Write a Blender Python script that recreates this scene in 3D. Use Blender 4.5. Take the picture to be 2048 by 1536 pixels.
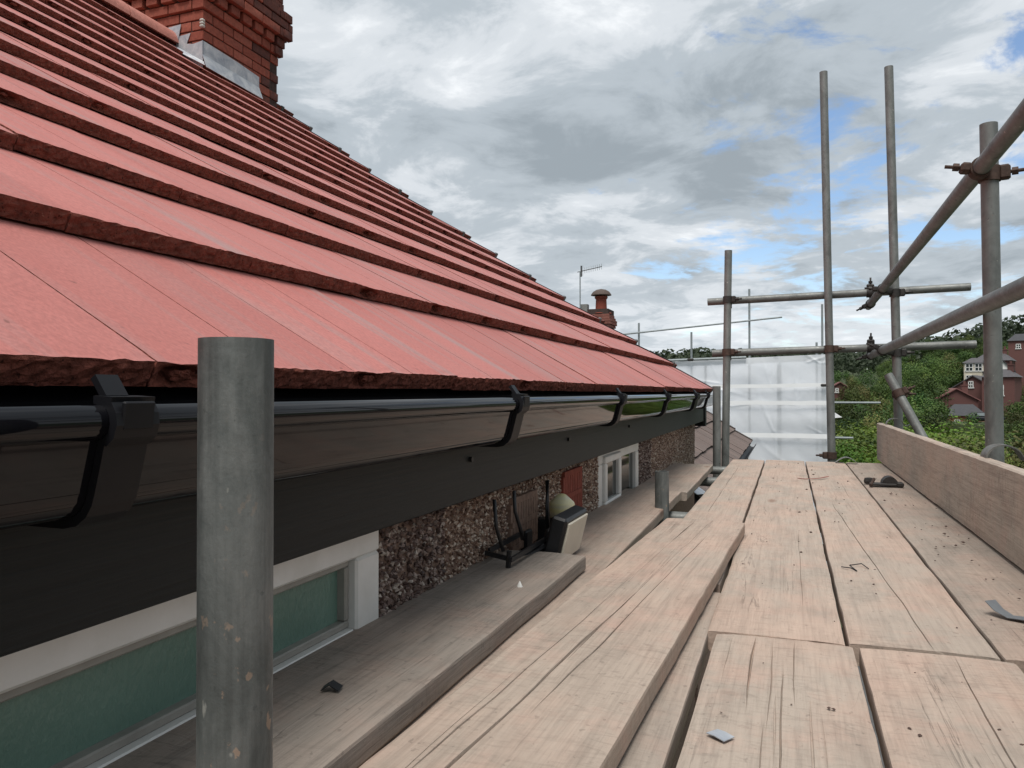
import bpy, math, random
from mathutils import Matrix, Vector, noise
R = math.radians
S = bpy.context.scene
for o in list(bpy.data.objects): bpy.data.objects.remove(o)
COL = S.collection

# ------------------------------------------------------------------ camera
cam = bpy.data.cameras.new('camera'); co = bpy.data.objects.new('camera', cam); COL.objects.link(co)
cam.sensor_width = 36.0; cam.lens = 36.0 * 1530 / 2048; cam.clip_start = 0.02; cam.clip_end = 4000
co.location = (0, 0, 0); co.rotation_euler = (R(90 + 0.62), 0, R(19.9))
S.camera = co
S.render.resolution_x = 1024; S.render.resolution_y = 768
S.render.engine = 'CYCLES'
S.cycles.max_bounces = 5; S.cycles.transparent_max_bounces = 8
# ------------------------------------------------------------------ sky
SUN_EL, SUN_AZ = 64.0, 174.0       # azimuth clockwise from +Y
W = bpy.data.worlds.new('World'); S.world = W; W.use_nodes = True
wt = W.node_tree; wt.nodes.clear()
def WN(t, **k):
    n = wt.nodes.new(t)
    for a, b in k.items(): setattr(n, a, b)
    return n
def wl(a, b): wt.links.new(a, b)
def wmath(op, a, b=None, c=None, clamp=False):
    n = WN('ShaderNodeMath', operation=op, use_clamp=clamp)
    for i, v in enumerate((a, b, c)):
        if v is None: continue
        if hasattr(v, 'is_linked'): wl(v, n.inputs[i])
        else: n.inputs[i].default_value = v
    return n.outputs[0]
out = WN('ShaderNodeOutputWorld'); bg = WN('ShaderNodeBackground'); bg.inputs['Strength'].default_value = 0.1
wl(bg.outputs[0], out.inputs[0])
sky = WN('ShaderNodeTexSky', sky_type='NISHITA', sun_disc=False, sun_elevation=R(SUN_EL), sun_rotation=R(SUN_AZ))
sky.air_density = 1.0; sky.dust_density = 0.6; sky.ozone_density = 2.0
tc = WN('ShaderNodeTexCoord'); sep = WN('ShaderNodeSeparateXYZ'); wl(tc.outputs['Generated'], sep.inputs[0])
zz = wmath('ADD', wmath('MAXIMUM', sep.outputs[2], 0.0), 0.16)
cx = wmath('DIVIDE', sep.outputs[0], zz); cy = wmath('DIVIDE', sep.outputs[1], zz)
cv = WN('ShaderNodeCombineXYZ'); wl(cx, cv.inputs[0]); wl(cy, cv.inputs[1]); cv.inputs[2].default_value = 3.7
def wnoise(scale, detail, rough, dist, off):
    m = WN('ShaderNodeMapping'); m.inputs['Location'].default_value = off; wl(cv.outputs[0], m.inputs[0])
    n = WN('ShaderNodeTexNoise'); n.inputs['Scale'].default_value = scale; n.inputs['Detail'].default_value = detail
    n.inputs['Roughness'].default_value = rough; n.inputs['Distortion'].default_value = dist
    wl(m.outputs[0], n.inputs['Vector']); return n.outputs['Fac']
def wramp(fac, stops):
    n = WN('ShaderNodeValToRGB'); wl(fac, n.inputs[0]); e = n.color_ramp.elements
    while len(e) < len(stops): e.new(0.5)
    for el, (p, c) in zip(e, stops): el.position = p; el.color = (*c, 1)
    n.color_ramp.interpolation = 'EASE'
    return n.outputs[0]
nA = wnoise(1.0, 7, 0.55, 0.3, (2.3, 0.4, 0))
nB = wnoise(3.0, 9, 0.62, 0.45, (5.1, 1.7, 2))
# thickness of the cloud deck: grey undersides against bright thin cloud
thick = wmath('ADD', wmath('MULTIPLY', nA, 0.55), wmath('MULTIPLY', nB, 0.45))
cloud = wramp(thick, [(0.35, (6.7, 6.9, 7.1)), (0.44, (4.9, 5.2, 5.5)), (0.51, (3.4, 3.8, 4.15)), (0.62, (2.35, 2.7, 3.0))])
# the cloud thins into blue breaks ahead, a little right of the roof
gapdir = WN('ShaderNodeVectorMath', operation='DOT_PRODUCT'); wl(tc.outputs['Generated'], gapdir.inputs[0])
gapdir.inputs[1].default_value = (0.085, 0.963, 0.255)
lean = wmath('MULTIPLY', wmath('SUBTRACT', gapdir.outputs['Value'], 0.972), 5.0)
lean = wmath('MINIMUM', wmath('MAXIMUM', lean, -0.17), 0.052)
gapn = wnoise(2.3, 9, 0.62, 0.3, (8.3, 2.2, 7))
cover = wmath('SUBTRACT', gapn, lean)
mask = wramp(cover, [(0.36, (0, 0, 0)), (0.47, (1, 1, 1))])
mix = WN('ShaderNodeMixRGB'); wl(mask, mix.inputs[0])
skc = WN('ShaderNodeMixRGB', blend_type='MULTIPLY'); skc.inputs[0].default_value = 1
wl(sky.outputs[0], skc.inputs[1]); skc.inputs[2].default_value = (1.15, 1.15, 1.15, 1)
wl(skc.outputs[0], mix.inputs[1]); wl(cloud, mix.inputs[2])
# pale haze low over the horizon
hz = WN('ShaderNodeMixRGB'); hz.inputs[2].default_value = (6.0, 6.4, 6.7, 1)
hf = wmath('POWER', wmath('SUBTRACT', 1.0, wmath('MINIMUM', wmath('MULTIPLY', wmath('ABSOLUTE', sep.outputs[2]), 5.0), 1.0)), 2.0)
wl(wmath('MULTIPLY', hf, 0.55), hz.inputs[0]); wl(mix.outputs[0], hz.inputs[1])
wl(hz.outputs[0], bg.inputs[0])
# ------------------------------------------------------------------ sun
sl = bpy.data.lights.new('sun', 'SUN'); sl.energy = 2.5; sl.angle = R(30); sl.color = (1, 0.96, 0.9)
so = bpy.data.objects.new('sun', sl); COL.objects.link(so)
sd = Vector((math.sin(R(SUN_AZ)) * math.cos(R(SUN_EL)), math.cos(R(SUN_AZ)) * math.cos(R(SUN_EL)), math.sin(R(SUN_EL))))
so.rotation_euler = sd.to_track_quat('Z', 'Y').to_euler()
S.view_settings.view_transform = 'Standard'; S.view_settings.look = 'None'
S.view_settings.exposure = 0.56; S.view_settings.gamma = 1.0; S.view_settings.use_curve_mapping = False

# ================================================================== helpers
rng = random.Random(11)
def nz(x, y=0.0, z=0.0): return noise.noise((x, y, z))
class MB:
    def __init__(s): s.v = []; s.f = []; s.m = []; s.a = []
    def add(s, vs, fs, mi=0, att=None):
        b = len(s.v); s.v += [tuple(p) for p in vs]
        for f in fs: s.f.append(tuple(b + i for i in f)); s.m.append(mi)
        if att is not None: s.a += [att] * len(vs)
        return s
    def box(s, c, d, rot=None, mi=0, bev=0.0):
        hx, hy, hz = d[0] / 2, d[1] / 2, d[2] / 2
        if bev <= 0:
            vs = [Vector((x * hx, y * hy, z * hz)) for z in (-1, 1) for y in (-1, 1) for x in (-1, 1)]
            fs = [(0, 2, 3, 1), (4, 5, 7, 6), (0, 1, 5, 4), (2, 6, 7, 3), (0, 4, 6, 2), (1, 3, 7, 5)]
        else:
            vs = []; b = min(bev, hx * .9, hy * .9, hz * .9)
            for z in (-1, 1):
                for y in (-1, 1):
                    for x in (-1, 1):
                        vs += [Vector((x * (hx - b), y * (hy - b), z * hz)), Vector((x * (hx - b), y * hy, z * (hz - b))), Vector((x * hx, y * (hy - b), z * (hz - b)))]
            I = lambda x, y, z, k: (((z > 0) * 2 + (y > 0)) * 2 + (x > 0)) * 3 + k
            fs = []
            for sg in (-1, 1):
                q = [I(-1, -1, sg, 0), I(1, -1, sg, 0), I(1, 1, sg, 0), I(-1, 1, sg, 0)]; fs.append(q if sg > 0 else q[::-1])
                q = [I(-1, sg, -1, 1), I(1, sg, -1, 1), I(1, sg, 1, 1), I(-1, sg, 1, 1)]; fs.append(q if sg < 0 else q[::-1])
                q = [I(sg, -1, -1, 2), I(sg, 1, -1, 2), I(sg, 1, 1, 2), I(sg, -1, 1, 2)]; fs.append(q if sg > 0 else q[::-1])
            for a in (-1, 1):
                for b2 in (-1, 1):
                    fs.append([I(-1, a, b2, 0), I(1, a, b2, 0), I(1, a, b2, 1), I(-1, a, b2, 1)])
                    fs.append([I(a, -1, b2, 0), I(a, 1, b2, 0), I(a, 1, b2, 2), I(a, -1, b2, 2)])
                    fs.append([I(a, b2, -1, 1), I(a, b2, 1, 1), I(a, b2, 1, 2), I(a, b2, -1, 2)])
            for x in (-1, 1):
                for y in (-1, 1):
                    for z in (-1, 1): fs.append([I(x, y, z, 0), I(x, y, z, 1), I(x, y, z, 2)])
        if rot is not None: vs = [rot @ p for p in vs]
        c = Vector(c); return s.add([p + c for p in vs], fs, mi)
    def tube(s, p0, p1, r, seg=24, r1=None, caps=True, mi=0, hollow=0.0):
        p0 = Vector(p0); p1 = Vector(p1); r1 = r if r1 is None else r1
        q = (p1 - p0).to_track_quat('Z', 'Y'); vs = []; fs = []
        prof = [(p0, r), (p1, r1)]
        if hollow: prof = [(p1 - (p1 - p0).normalized() * 0.06, r1 - hollow), (p1, r1 - hollow), (p1, r1), (p0, r), (p0, r - hollow), (p0 + (p1 - p0).normalized() * 0.06, r - hollow)]
        for p, rr in prof:
            for i in range(seg):
                a = 2 * math.pi * i / seg; vs.append(p + q @ Vector((rr * math.cos(a), rr * math.sin(a), 0)))
        n = len(prof)
        for j in range(n - 1):
            for i in range(seg):
                k = (i + 1) % seg; fs.append((j * seg + i, j * seg + k, (j + 1) * seg + k, (j + 1) * seg + i) if not hollow else (j * seg + i, (j + 1) * seg + i, (j + 1) * seg + k, j * seg + k))
        if caps:
            fs.append(tuple(range(seg))[::-1] if not hollow else tuple(range(seg)))
            fs.append(tuple((n - 1) * seg + i for i in range(seg)))
        return s.add(vs, fs, mi)
    def path(s, pts, r, seg=8, mi=0):
        pts = [Vector(p) for p in pts]; vs = []; fs = []
        for j, p in enumerate(pts):
            t = (pts[min(j + 1, len(pts) - 1)] - pts[max(j - 1, 0)]).normalized(); q = t.to_track_quat('Z', 'Y')
            rr = r[j] if isinstance(r, (list, tuple)) else r
            for i in range(seg):
                a = 2 * math.pi * i / seg; vs.append(p + q @ Vector((rr * math.cos(a), rr * math.sin(a), 0)))
        for j in range(len(pts) - 1):
            for i in range(seg):
                k = (i + 1) % seg; fs.append((j * seg + i, j * seg + k, (j + 1) * seg + k, (j + 1) * seg + i))
        fs.append(tuple(range(seg))[::-1]); fs.append(tuple((len(pts) - 1) * seg + i for i in range(seg)))
        return s.add(vs, fs, mi)
    def lathe(s, c, prof, seg=20, mi=0):
        vs = []; fs = []; c = Vector(c)
        for r, z in prof:
            for i in range(seg):
                a = 2 * math.pi * i / seg; vs.append(c + Vector((r * math.cos(a), r * math.sin(a), z)))
        for j in range(len(prof) - 1):
            for i in range(seg):
                k = (i + 1) % seg; fs.append((j * seg + i, j * seg + k, (j + 1) * seg + k, (j + 1) * seg + i))
        fs.append(tuple(range(seg))[::-1]); fs.append(tuple((len(prof) - 1) * seg + i for i in range(seg)))
        return s.add(vs, fs, mi)
    def extrude_y(s, prof, y0, y1, closed=True, mi=0, ny=1):
        # prof: (x, z) outline
        n = len(prof); vs = []; fs = []
        for j in range(ny + 1):
            y = y0 + (y1 - y0) * j / ny; vs += [(x, y, z) for x, z in prof]
        for j in range(ny):
            for i in range(n if closed else n - 1):
                k = (i + 1) % n; fs.append((j * n + i, j * n + k, (j + 1) * n + k, (j + 1) * n + i))
        if closed: fs.append(tuple(range(n))[::-1]); fs.append(tuple(ny * n + i for i in range(n)))
        return s.add(vs, fs, mi)
    def mesh(s, name, mats, smooth=False, recalc=True):
        me = bpy.data.meshes.new(name); me.from_pydata(s.v, [], s.f)
        for m in (mats if isinstance(mats, (list, tuple)) else [mats]): me.materials.append(m)
        if any(s.m): me.polygons.foreach_set('material_index', s.m)
        if smooth is True: me.polygons.foreach_set('use_smooth', [True] * len(s.f))
        if s.a:
            at = me.attributes.new('rnd', 'FLOAT', 'POINT'); at.data.foreach_set('value', s.a)
        if recalc:
            import bmesh
            b = bmesh.new(); b.from_mesh(me); bmesh.ops.recalc_face_normals(b, faces=b.faces); b.to_mesh(me); b.free()
        if smooth == 'auto':
            me.polygons.foreach_set('use_smooth', [True] * len(me.polygons)); me.set_sharp_from_angle(angle=R(35))
        me.update(); return me

def tag(o, label=None, cat=None, group=None, kind=None):
    for k, v in (('label', label), ('category', cat), ('group', group), ('kind', kind)):
        if v: o[k] = v
    return o
def obj(name, me, parent=None, mat=None, **t):
    o = bpy.data.objects.new(name, me); COL.objects.link(o)
    if parent is not None:
        o.parent = parent
        o.matrix_parent_inverse = INV.get(parent.name, Matrix())
    if mat is not None: o.matrix_basis = mat
    return tag(o, **t)
INV = {}
def thing(name, loc, label, cat, group=None):
    o = bpy.data.objects.new(name, None); COL.objects.link(o); o.location = loc; o.empty_display_size = .1
    INV[o.name] = Matrix.Translation(-Vector(loc)); return tag(o, label, cat, group)
def copy_tree(src, mat, label=None, group=None):
    n = src.copy(); COL.objects.link(n); n.matrix_world = mat
    if label: n['label'] = label
    if group: n['group'] = group
    for ch in src.children:
        c = ch.copy(); COL.objects.link(c); c.parent = n
    return n

# ================================================================== materials
class NT:
    def __init__(s, name):
        s.m = bpy.data.materials.new(name); s.m.use_nodes = True; s.t = s.m.node_tree
        s.b = s.t.nodes['Principled BSDF']; s.o = s.t.nodes['Material Output']
        s.tc = s.n('ShaderNodeTexCoord'); s.oi = s.n('ShaderNodeObjectInfo')
    def n(s, t, **k):
        x = s.t.nodes.new(t)
        for a, b in k.items(): setattr(x, a, b)
        return x
    def l(s, a, b): s.t.links.new(a, b)
    def put(s, sock, v):
        if hasattr(v, 'is_linked'): s.l(v, sock)
        elif isinstance(v, tuple) and len(v) == 3 and sock.type == 'RGBA': sock.default_value = (*v, 1)
        else: sock.default_value = v
    def math(s, op, a, b=None, clamp=False):
        x = s.n('ShaderNodeMath', operation=op, use_clamp=clamp); s.put(x.inputs[0], a)
        if b is not None: s.put(x.inputs[1], b)
        return x.outputs[0]
    def coords(s, scale=(1, 1, 1), rnd=True, src='Object', loc=(0, 0, 0)):
        m = s.n('ShaderNodeMapping'); m.inputs['Scale'].default_value = scale
        v = s.tc.outputs[src]
        if rnd:
            a = s.n('ShaderNodeVectorMath', operation='ADD'); s.l(v, a.inputs[0])
            k = s.n('ShaderNodeVectorMath', operation='SCALE'); k.inputs[0].default_value = (13.1, 7.7, 5.3); s.l(s.oi.outputs['Random'], k.inputs['Scale'])
            s.l(k.outputs[0], a.inputs[1]); v = a.outputs[0]
        s.l(v, m.inputs[0]); return m.outputs[0]
    def noise(s, vec, scale=5, detail=6, rough=.55, dist=0):
        x = s.n('ShaderNodeTexNoise'); x.inputs['Scale'].default_value = scale; x.inputs['Detail'].default_value = detail
        x.inputs['Roughness'].default_value = rough; x.inputs['Distortion'].default_value = dist; s.l(vec, x.inputs['Vector']); return x.outputs['Fac']
    def voro(s, vec, scale=5, feat='F1'):
        x = s.n('ShaderNodeTexVoronoi', feature=feat); x.inputs['Scale'].default_value = scale; s.l(vec, x.inputs['Vector']); return x
    def ramp(s, fac, stops, ease=False):
        x = s.n('ShaderNodeValToRGB'); s.put(x.inputs[0], fac); e = x.color_ramp.elements
        while len(e) < len(stops): e.new(.5)
        for el, (p, c) in zip(e, stops): el.position = p; el.color = (*c, 1) if isinstance(c, tuple) else (c, c, c, 1)
        if ease: x.color_ramp.interpolation = 'EASE'
        return x.outputs[0]
    def mix(s, f, a, b, mode='MIX'):
        x = s.n('ShaderNodeMixRGB', blend_type=mode); s.put(x.inputs[0], f); s.put(x.inputs[1], a); s.put(x.inputs[2], b); return x.outputs[0]
    def bump(s, h, strength=.3, dist=.01, nrm=None):
        x = s.n('ShaderNodeBump'); x.inputs['Strength'].default_value = strength; x.inputs['Distance'].default_value = dist; s.l(h, x.inputs['Height'])
        if nrm is not None: s.l(nrm, x.inputs['Normal'])
        return x.outputs[0]
    def fin(s, col=None, rough=None, nrm=None, metal=None, spec=None, **k):
        for nm, v in (('Base Color', col), ('Roughness', rough), ('Normal', nrm), ('Metallic', metal), ('Specular IOR Level', spec)):
            if v is not None: s.put(s.b.inputs[nm], v)
        for nm, v in k.items(): s.put(s.b.inputs[nm.replace('_', ' ')], v)
        return s.m
def plain(name, col, rough=.6, metal=0, spec=.5, nscale=20, namt=.25, bump=.1, bd=.003):
    t = NT(name); v = t.coords(); n = t.noise(v, nscale, 6, .6)
    c = t.mix(1, col, t.ramp(n, [(.25, 1 - namt), (.75, 1 + namt * .5)]), 'MULTIPLY')
    return t.fin(c, rough, t.bump(n, bump, bd), metal, spec)

def wood_mat(name, ca, cb, cc, dark=.5, stain=0.0, specks=.4):
    t = NT(name)
    g1 = t.noise(t.coords((70, 2.2, 70)), 1, 7, .65, .6)
    g2 = t.noise(t.coords((16, .55, 16)), 1, 5, .6, 1.2)
    saw = t.noise(t.coords((15, 62, 15)), 1, 7, .72, 1.6)
    fib = t.noise(t.coords((210, 9, 210)), 1, 4, .65, .5)
    gate = t.ramp(t.noise(t.coords((4, 3, 4), loc=(6, 6, 1)), 1, 4, .6), [(.38, 0), (.6, 1)])
    bl = t.noise(t.coords((5, 2.6, 5)), 1, 6, .6)
    bl2 = t.noise(t.coords((9, 9, 9), loc=(3, 1, 2)), 1, 5, .65)
    col = t.mix(t.ramp(bl, [(.40, 0), (.58, 1)]), ca, cb)
    mot = t.noise(t.coords((11, 4.5, 11), loc=(1, 7, 3)), 1, 8, .68)
    col = t.mix(1, col, t.ramp(mot, [(.3, .80), (.5, 1.0), (.75, 1.08)]), 'MULTIPLY')
    col = t.mix(t.ramp(bl2, [(.5, 0), (.74, .75)]), col, cc)
    col = t.mix(1, col, t.ramp(g1, [(.28, 1 - dark * .42), (.5, 1.0), (.8, 1.07)]), 'MULTIPLY')
    col = t.mix(gate, col, t.mix(1, col, t.ramp(saw, [(.33, 1 - dark * .62), (.5, 1.0)]), 'MULTIPLY'))
    col = t.mix(1, col, t.ramp(fib, [(.3, 1 - dark * .36), (.5, 1.0), (.75, 1.06)]), 'MULTIPLY')
    split = t.math('ABSOLUTE', t.math('SUBTRACT', g2, .5))
    sp = t.ramp(split, [(.002, .5), (.006, 1)])
    where = t.ramp(t.noise(t.coords((8, 1.2, 8), loc=(4, 4, 4)), 1, 3, .5), [(.56, 0), (.64, .8)])
    col = t.mix(where, col, t.mix(1, col, sp, 'MULTIPLY'))
    sk = t.noise(t.coords((1, .8, 1)), 95, 3, .5)
    col = t.mix(t.ramp(sk, [(.66, 0), (.71, specks * .7)]), col, (.05, .04, .035))
    vo = t.voro(t.coords((5.2, 1.5, 5.2)), 1); kd = t.math('ADD', vo.outputs['Distance'], t.math('MULTIPLY', g1, .06))
    col = t.mix(t.ramp(kd, [(.07, .62), (.13, 0)]), col, (.17, .09, .06))
    if stain: col = t.mix(t.ramp(t.noise(t.coords((3, 2, 3), loc=(9, 2, 0)), 1, 6, .6), [(.45, 0), (.7, stain)]), col, (.09, .075, .065))
    h = t.math('ADD', t.math('MULTIPLY', g1, .6), t.math('MULTIPLY', t.math('MULTIPLY', saw, gate), .8)); h = t.math('ADD', h, t.math('MULTIPLY', fib, .35)); h = t.math('ADD', h, t.math('MULTIPLY', t.math('MULTIPLY', sp, where), .5))
    return t.fin(col, .82, t.bump(h, .75, .0026), spec=.22)

M = {}
M['wood'] = wood_mat('weathered board', (.425, .322, .262), (.37, .308, .258), (.44, .305, .246), .38)
M['wood_grey'] = wood_mat('grey board', (.33, .268, .225), (.285, .246, .212), (.325, .242, .20), .55, .2)
M['wood_mid'] = wood_mat('dusty board', (.39, .305, .25), (.34, .285, .24), (.40, .285, .234), .42, .12)
M['wood_pink'] = wood_mat('pinkish board', (.42, .312, .252), (.37, .302, .25), (.435, .295, .24), .42)
M['wood_toe'] = wood_mat('toe board timber', (.50, .40, .33), (.45, .385, .325), (.50, .362, .30), .55, .06)

def steel(name, base, rust=.5, lo=.7):
    t = NT(name); v = t.coords((1, 1, .35)); vf = t.coords()
    n = t.noise(v, 22, 7, .6); n2 = t.noise(vf, 70, 5, .6); n3 = t.noise(t.coords((30, 30, 1.2)), 1, 4, .6)
    c = t.mix(t.ramp(n, [(.3, 0), (.7, 1)]), tuple(x * lo for x in base), base)
    c = t.mix(t.ramp(n3, [(.35, .35), (.6, 0)]), c, tuple(x * .55 for x in base))
    c = t.mix(t.ramp(t.noise(vf, 85, 4, .6), [(.68 - .02 * rust, 0), (.74, .85)]), c, (.24, .15, .10))
    c = t.mix(t.ramp(t.noise(vf, 60, 3, .5), [(.70, 0), (.76, .8)]), c, (.42, .40, .36))
    pt = t.noise(t.coords((1, 1, .6), loc=(2, 2, 2)), 11, 8, .7, .6)
    c = t.mix(1, c, t.ramp(pt, [(.3, .62), (.5, 1.0), (.72, 1.3)]), 'MULTIPLY')
    c = t.mix(t.ramp(t.noise(vf, 26, 6, .7), [(.62, 0), (.68, .55)]), c, tuple(x * .3 for x in base))
    return t.fin(c, t.ramp(n2, [(.3, .45), (.7, .65)]), t.bump(t.math('ADD', n, n2), .25, .003), .3, .45)
def steel_near(name):
    t = NT(name); vf = t.coords()
    st = t.noise(t.coords((34, 34, 1.6)), 1, 6, .65); bl = t.noise(t.coords((1, 1, .55)), 16, 8, .7, .5); fn = t.noise(vf, 120, 5, .65)
    c = t.ramp(bl, [(.28, (.052, .058, .056)), (.45, (.095, .103, .100)), (.6, (.142, .148, .143)), (.78, (.20, .20, .19))])
    c = t.mix(1, c, t.ramp(st, [(.3, .48), (.5, 1.0), (.72, 1.38)]), 'MULTIPLY')
    c = t.mix(t.ramp(t.noise(vf, 46, 6, .7), [(.63, 0), (.69, .65)]), c, (.045, .05, .048))
    z = t.n('ShaderNodeSeparateXYZ'); t.l(t.tc.outputs['Object'], z.inputs[0]); low = t.ramp(t.math('SUBTRACT', 5.62, z.outputs[2]), [(.05, 0), (.5, 1)])
    c = t.mix(t.math('MULTIPLY', t.ramp(t.noise(t.coords((1, 1, .7), loc=(5, 1, 2)), 74, 4, .6), [(.635, 0), (.67, .9)]), low), c, (.42, .28, .19))
    c = t.mix(t.ramp(t.noise(t.coords((1, 1, .5), loc=(1, 6, 2)), 66, 3, .55), [(.70, 0), (.74, .6)]), c, (.36, .36, .33))
    return t.fin(c, t.ramp(fn, [(.3, .5), (.7, .72)]), t.bump(t.math('ADD', bl, t.math('MULTIPLY', fn, .5)), .35, .003), .2, .4)
M['steel_near'] = steel_near('dull mottled tube')
M['steel'] = steel('galvanised tube', (.205, .213, .205), .3)
M['steel_far'] = plain('far tube', (.28, .31, .32), .5, .3)
M['rust'] = plain('rusty coupler', (.075, .047, .037), .75, .25, .4, 60, .5, .4, .002)
M['iron'] = plain('dark coupler', (.04, .036, .034), .6, .4, .5, 50, .4, .3, .002)

# ------------------------------------------------------------------ roof tile materials
def tile_top(name, a, b, grey, rough=(.58, .7), spec=.38):
    t = NT(name); rnd = t.oi.outputs['Random']
    st = t.noise(t.coords((16, 1.1, 16)), 1, 6, .6, .4); bl = t.noise(t.coords((4, 2.2, 4)), 1, 5, .6); fn = t.noise(t.coords((1, .6, 1)), 260, 3, .6)
    c = t.mix(t.ramp(bl, [(.3, 0), (.7, 1)]), a, b)
    c = t.mix(t.ramp(st, [(.5, 0), (.7, .8)]), c, grey)
    c = t.mix(1, c, t.ramp(fn, [(.3, .80), (.7, 1.08)]), 'MULTIPLY')
    c = t.mix(1, c, t.ramp(rnd, [(0, .93), (1, 1.06)]), 'MULTIPLY')
    c = t.mix(t.ramp(t.noise(t.coords(), 55, 2, .5), [(.74, 0), (.78, .55)]), c, (.12, .05, .04))
    return t.fin(c, t.ramp(bl, [(.3, rough[0]), (.7, rough[1])]), t.bump(fn, .25, .0015), spec=spec)
M['tile'] = tile_top('new red tile face', (.405, .130, .112), (.44, .165, .146), (.32, .205, .195))
def tile_edge(name, a, b):
    t = NT(name); v = t.coords(); n = t.noise(v, 75, 7, .68); n2 = t.noise(v, 9, 5, .6); vo = t.voro(v, 120)
    c = t.mix(t.ramp(n2, [(.3, 0), (.7, 1)]), a, b)
    c = t.mix(1, c, t.ramp(n, [(.3, .42), (.55, 1.0), (.8, 1.25)]), 'MULTIPLY')
    c = t.mix(t.ramp(t.noise(v, 190, 3, .5), [(.64, 0), (.70, .75)]), c, (.025, .010, .009))
    c = t.mix(t.ramp(t.noise(v, 150, 3, .5), [(.68, 0), (.75, .6)]), c, (.36, .20, .15))
    h = t.math('ADD', n, t.math('MULTIPLY', vo.outputs['Distance'], .5))
    return t.fin(c, .92, t.bump(h, 1.0, .009), spec=.15)
M['tile_edge'] = tile_edge('raw tile edge', (.265, .084, .060), (.20, .066, .049))
M['old_tile'] = tile_top('old brown tile', (.15, .112, .10), (.185, .145, .13), (.12, .112, .108), (.85, .95), .12)
M['old_edge'] = tile_edge('old tile edge', (.06, .045, .04), (.05, .042, .04))
M['underlay'] = plain('tile interlock', (.10, .036, .03), .9)
M['ridge'] = plain('ridge tile', (.50, .21, .17), .7, 0, .3, 30, .3, .4)
# ------------------------------------------------------------------ masonry, plastics
def brick_mat(name, lo, hi, soot=0.0):
    t = NT(name); r = t.oi.outputs['Random']; v = t.coords()
    c = t.mix(r, lo, hi); n = t.noise(v, 38, 6, .65); n2 = t.noise(v, 9, 5, .6)
    c = t.mix(1, c, t.ramp(n, [(.3, .7), (.7, 1.12)]), 'MULTIPLY')
    c = t.mix(t.ramp(n2, [(.55, 0), (.78, .45)]), c, (.07, .05, .045))
    if soot:
        w = t.noise(t.coords((1, 1, 1), rnd=False, src='Object'), 14, 4, .6)
        c = t.mix(t.ramp(w, [(.25, soot), (.7, soot * .4)]), c, (.028, .025, .025))
    return t.fin(c, .88, t.bump(n, .45, .004), spec=.2)
M['brick'] = brick_mat('chimney brick', (.24, .066, .045), (.34, .105, .072))
M['brick_soot'] = brick_mat('sooty brick', (.19, .06, .045), (.27, .085, .06), .8)
M['brick_n'] = brick_mat('neighbour brick', (.23, .085, .065), (.33, .14, .11), .35)
M['mortar'] = plain('mortar', (.22, .16, .13), .95, 0, .1, 40, .5)
M['mortar_dark'] = plain('dark mortar', (.07, .05, .045), .95, 0, .1, 40, .5)
t = NT('sheet lead'); v = t.coords((1, 1, 1)); n = t.noise(v, 9, 7, .65, .8); n2 = t.noise(v, 30, 5, .6)
M['lead'] = t.fin(t.ramp(n, [(.3, (.24, .27, .32)), (.5, (.40, .42, .45)), (.7, (.56, .57, .58))]), .5, t.bump(n2, .3, .006), .25, .5)
t = NT('black gutter plastic'); M['gutter'] = t.fin((.006, .006, .008), .05, None, 0, .30)
n = t.noise(t.coords((3, .6, 3), rnd=False), 2, 3, .5); t.put(t.b.inputs['Normal'], t.bump(n, .05, .01))
M['gutter_clip'] = plain('black clip plastic', (.006, .006, .008), .5, 0, .25, 20, .2, .02)
t = NT('grained grey fascia'); v = t.coords((40, 3.5, 160), rnd=False); n = t.noise(v, 1, 6, .65, .3)
M['fascia'] = t.fin(t.ramp(n, [(.3, (.004, .0055, .006)), (.7, (.011, .013, .0135))]), .5, t.bump(n, .6, .0015), 0, .28)
M['soffit'] = plain('black board', (.004, .004, .006), .7, 0, .2)
t = NT('white window frame'); n = t.noise(t.coords(), 14, 5, .6)
M['upvc'] = t.fin(t.ramp(n, [(.3, (.64, .635, .60)), (.7, (.76, .755, .73))]), .4, None, 0, .5)
M['bead'] = plain('frame gasket', (.30, .29, .26), .5)
t = NT('obscured green glass'); v = t.coords((130, 130, 70)); n = t.noise(v, 1, 4, .6)
M['frost'] = t.fin(t.ramp(t.noise(t.coords((2, 2.2, 3)), 1, 3, .5), [(.3, (.075, .15, .12)), (.7, (.17, .28, .23))]), .28, t.bump(n, .5, .004), 0, .6)
t = NT('dark window glass'); M['glass'] = t.fin((.012, .020, .018), .06, None, 0, .4)
t = NT('dash base render'); n = t.noise(t.coords((1, 1, 1), rnd=False), 90, 6, .7)
M['dash'] = t.fin(t.ramp(n, [(.3, (.16, .105, .08)), (.7, (.28, .20, .16))]), .95, t.bump(n, .8, .01), 0, .1)
def pebble_mat(name, stops):
    t = NT(name); a = t.n('ShaderNodeAttribute', attribute_name='rnd')
    x = t.ramp(a.outputs['Fac'], stops); return t.fin(x, .55, None, 0, .4)
M['pebble'] = pebble_mat('dash stones', [(0, (.09, .050, .036)), (.25, (.20, .120, .085)), (.5, (.32, .215, .155)), (.72, (.40, .30, .235)), (.9, (.54, .45, .37)), (1, (.64, .58, .5))])
M['pebble_dark'] = pebble_mat('dark dash stones', [(0, (.045, .028, .024)), (.3, (.10, .06, .05)), (.55, (.17, .115, .095)), (.8, (.29, .22, .19)), (1, (.5, .44, .38))])
M['terracotta'] = plain('terracotta vent', (.24, .065, .045), .85, 0, .2, 40, .35, .4)
M['terra_dusty'] = plain('dusty vent', (.25, .165, .125), .9, 0, .2, 50, .4, .4)
M['black'] = plain('black painted metal', (.011, .012, .014), .45, 0, .5, 40, .4, .15)
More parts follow.
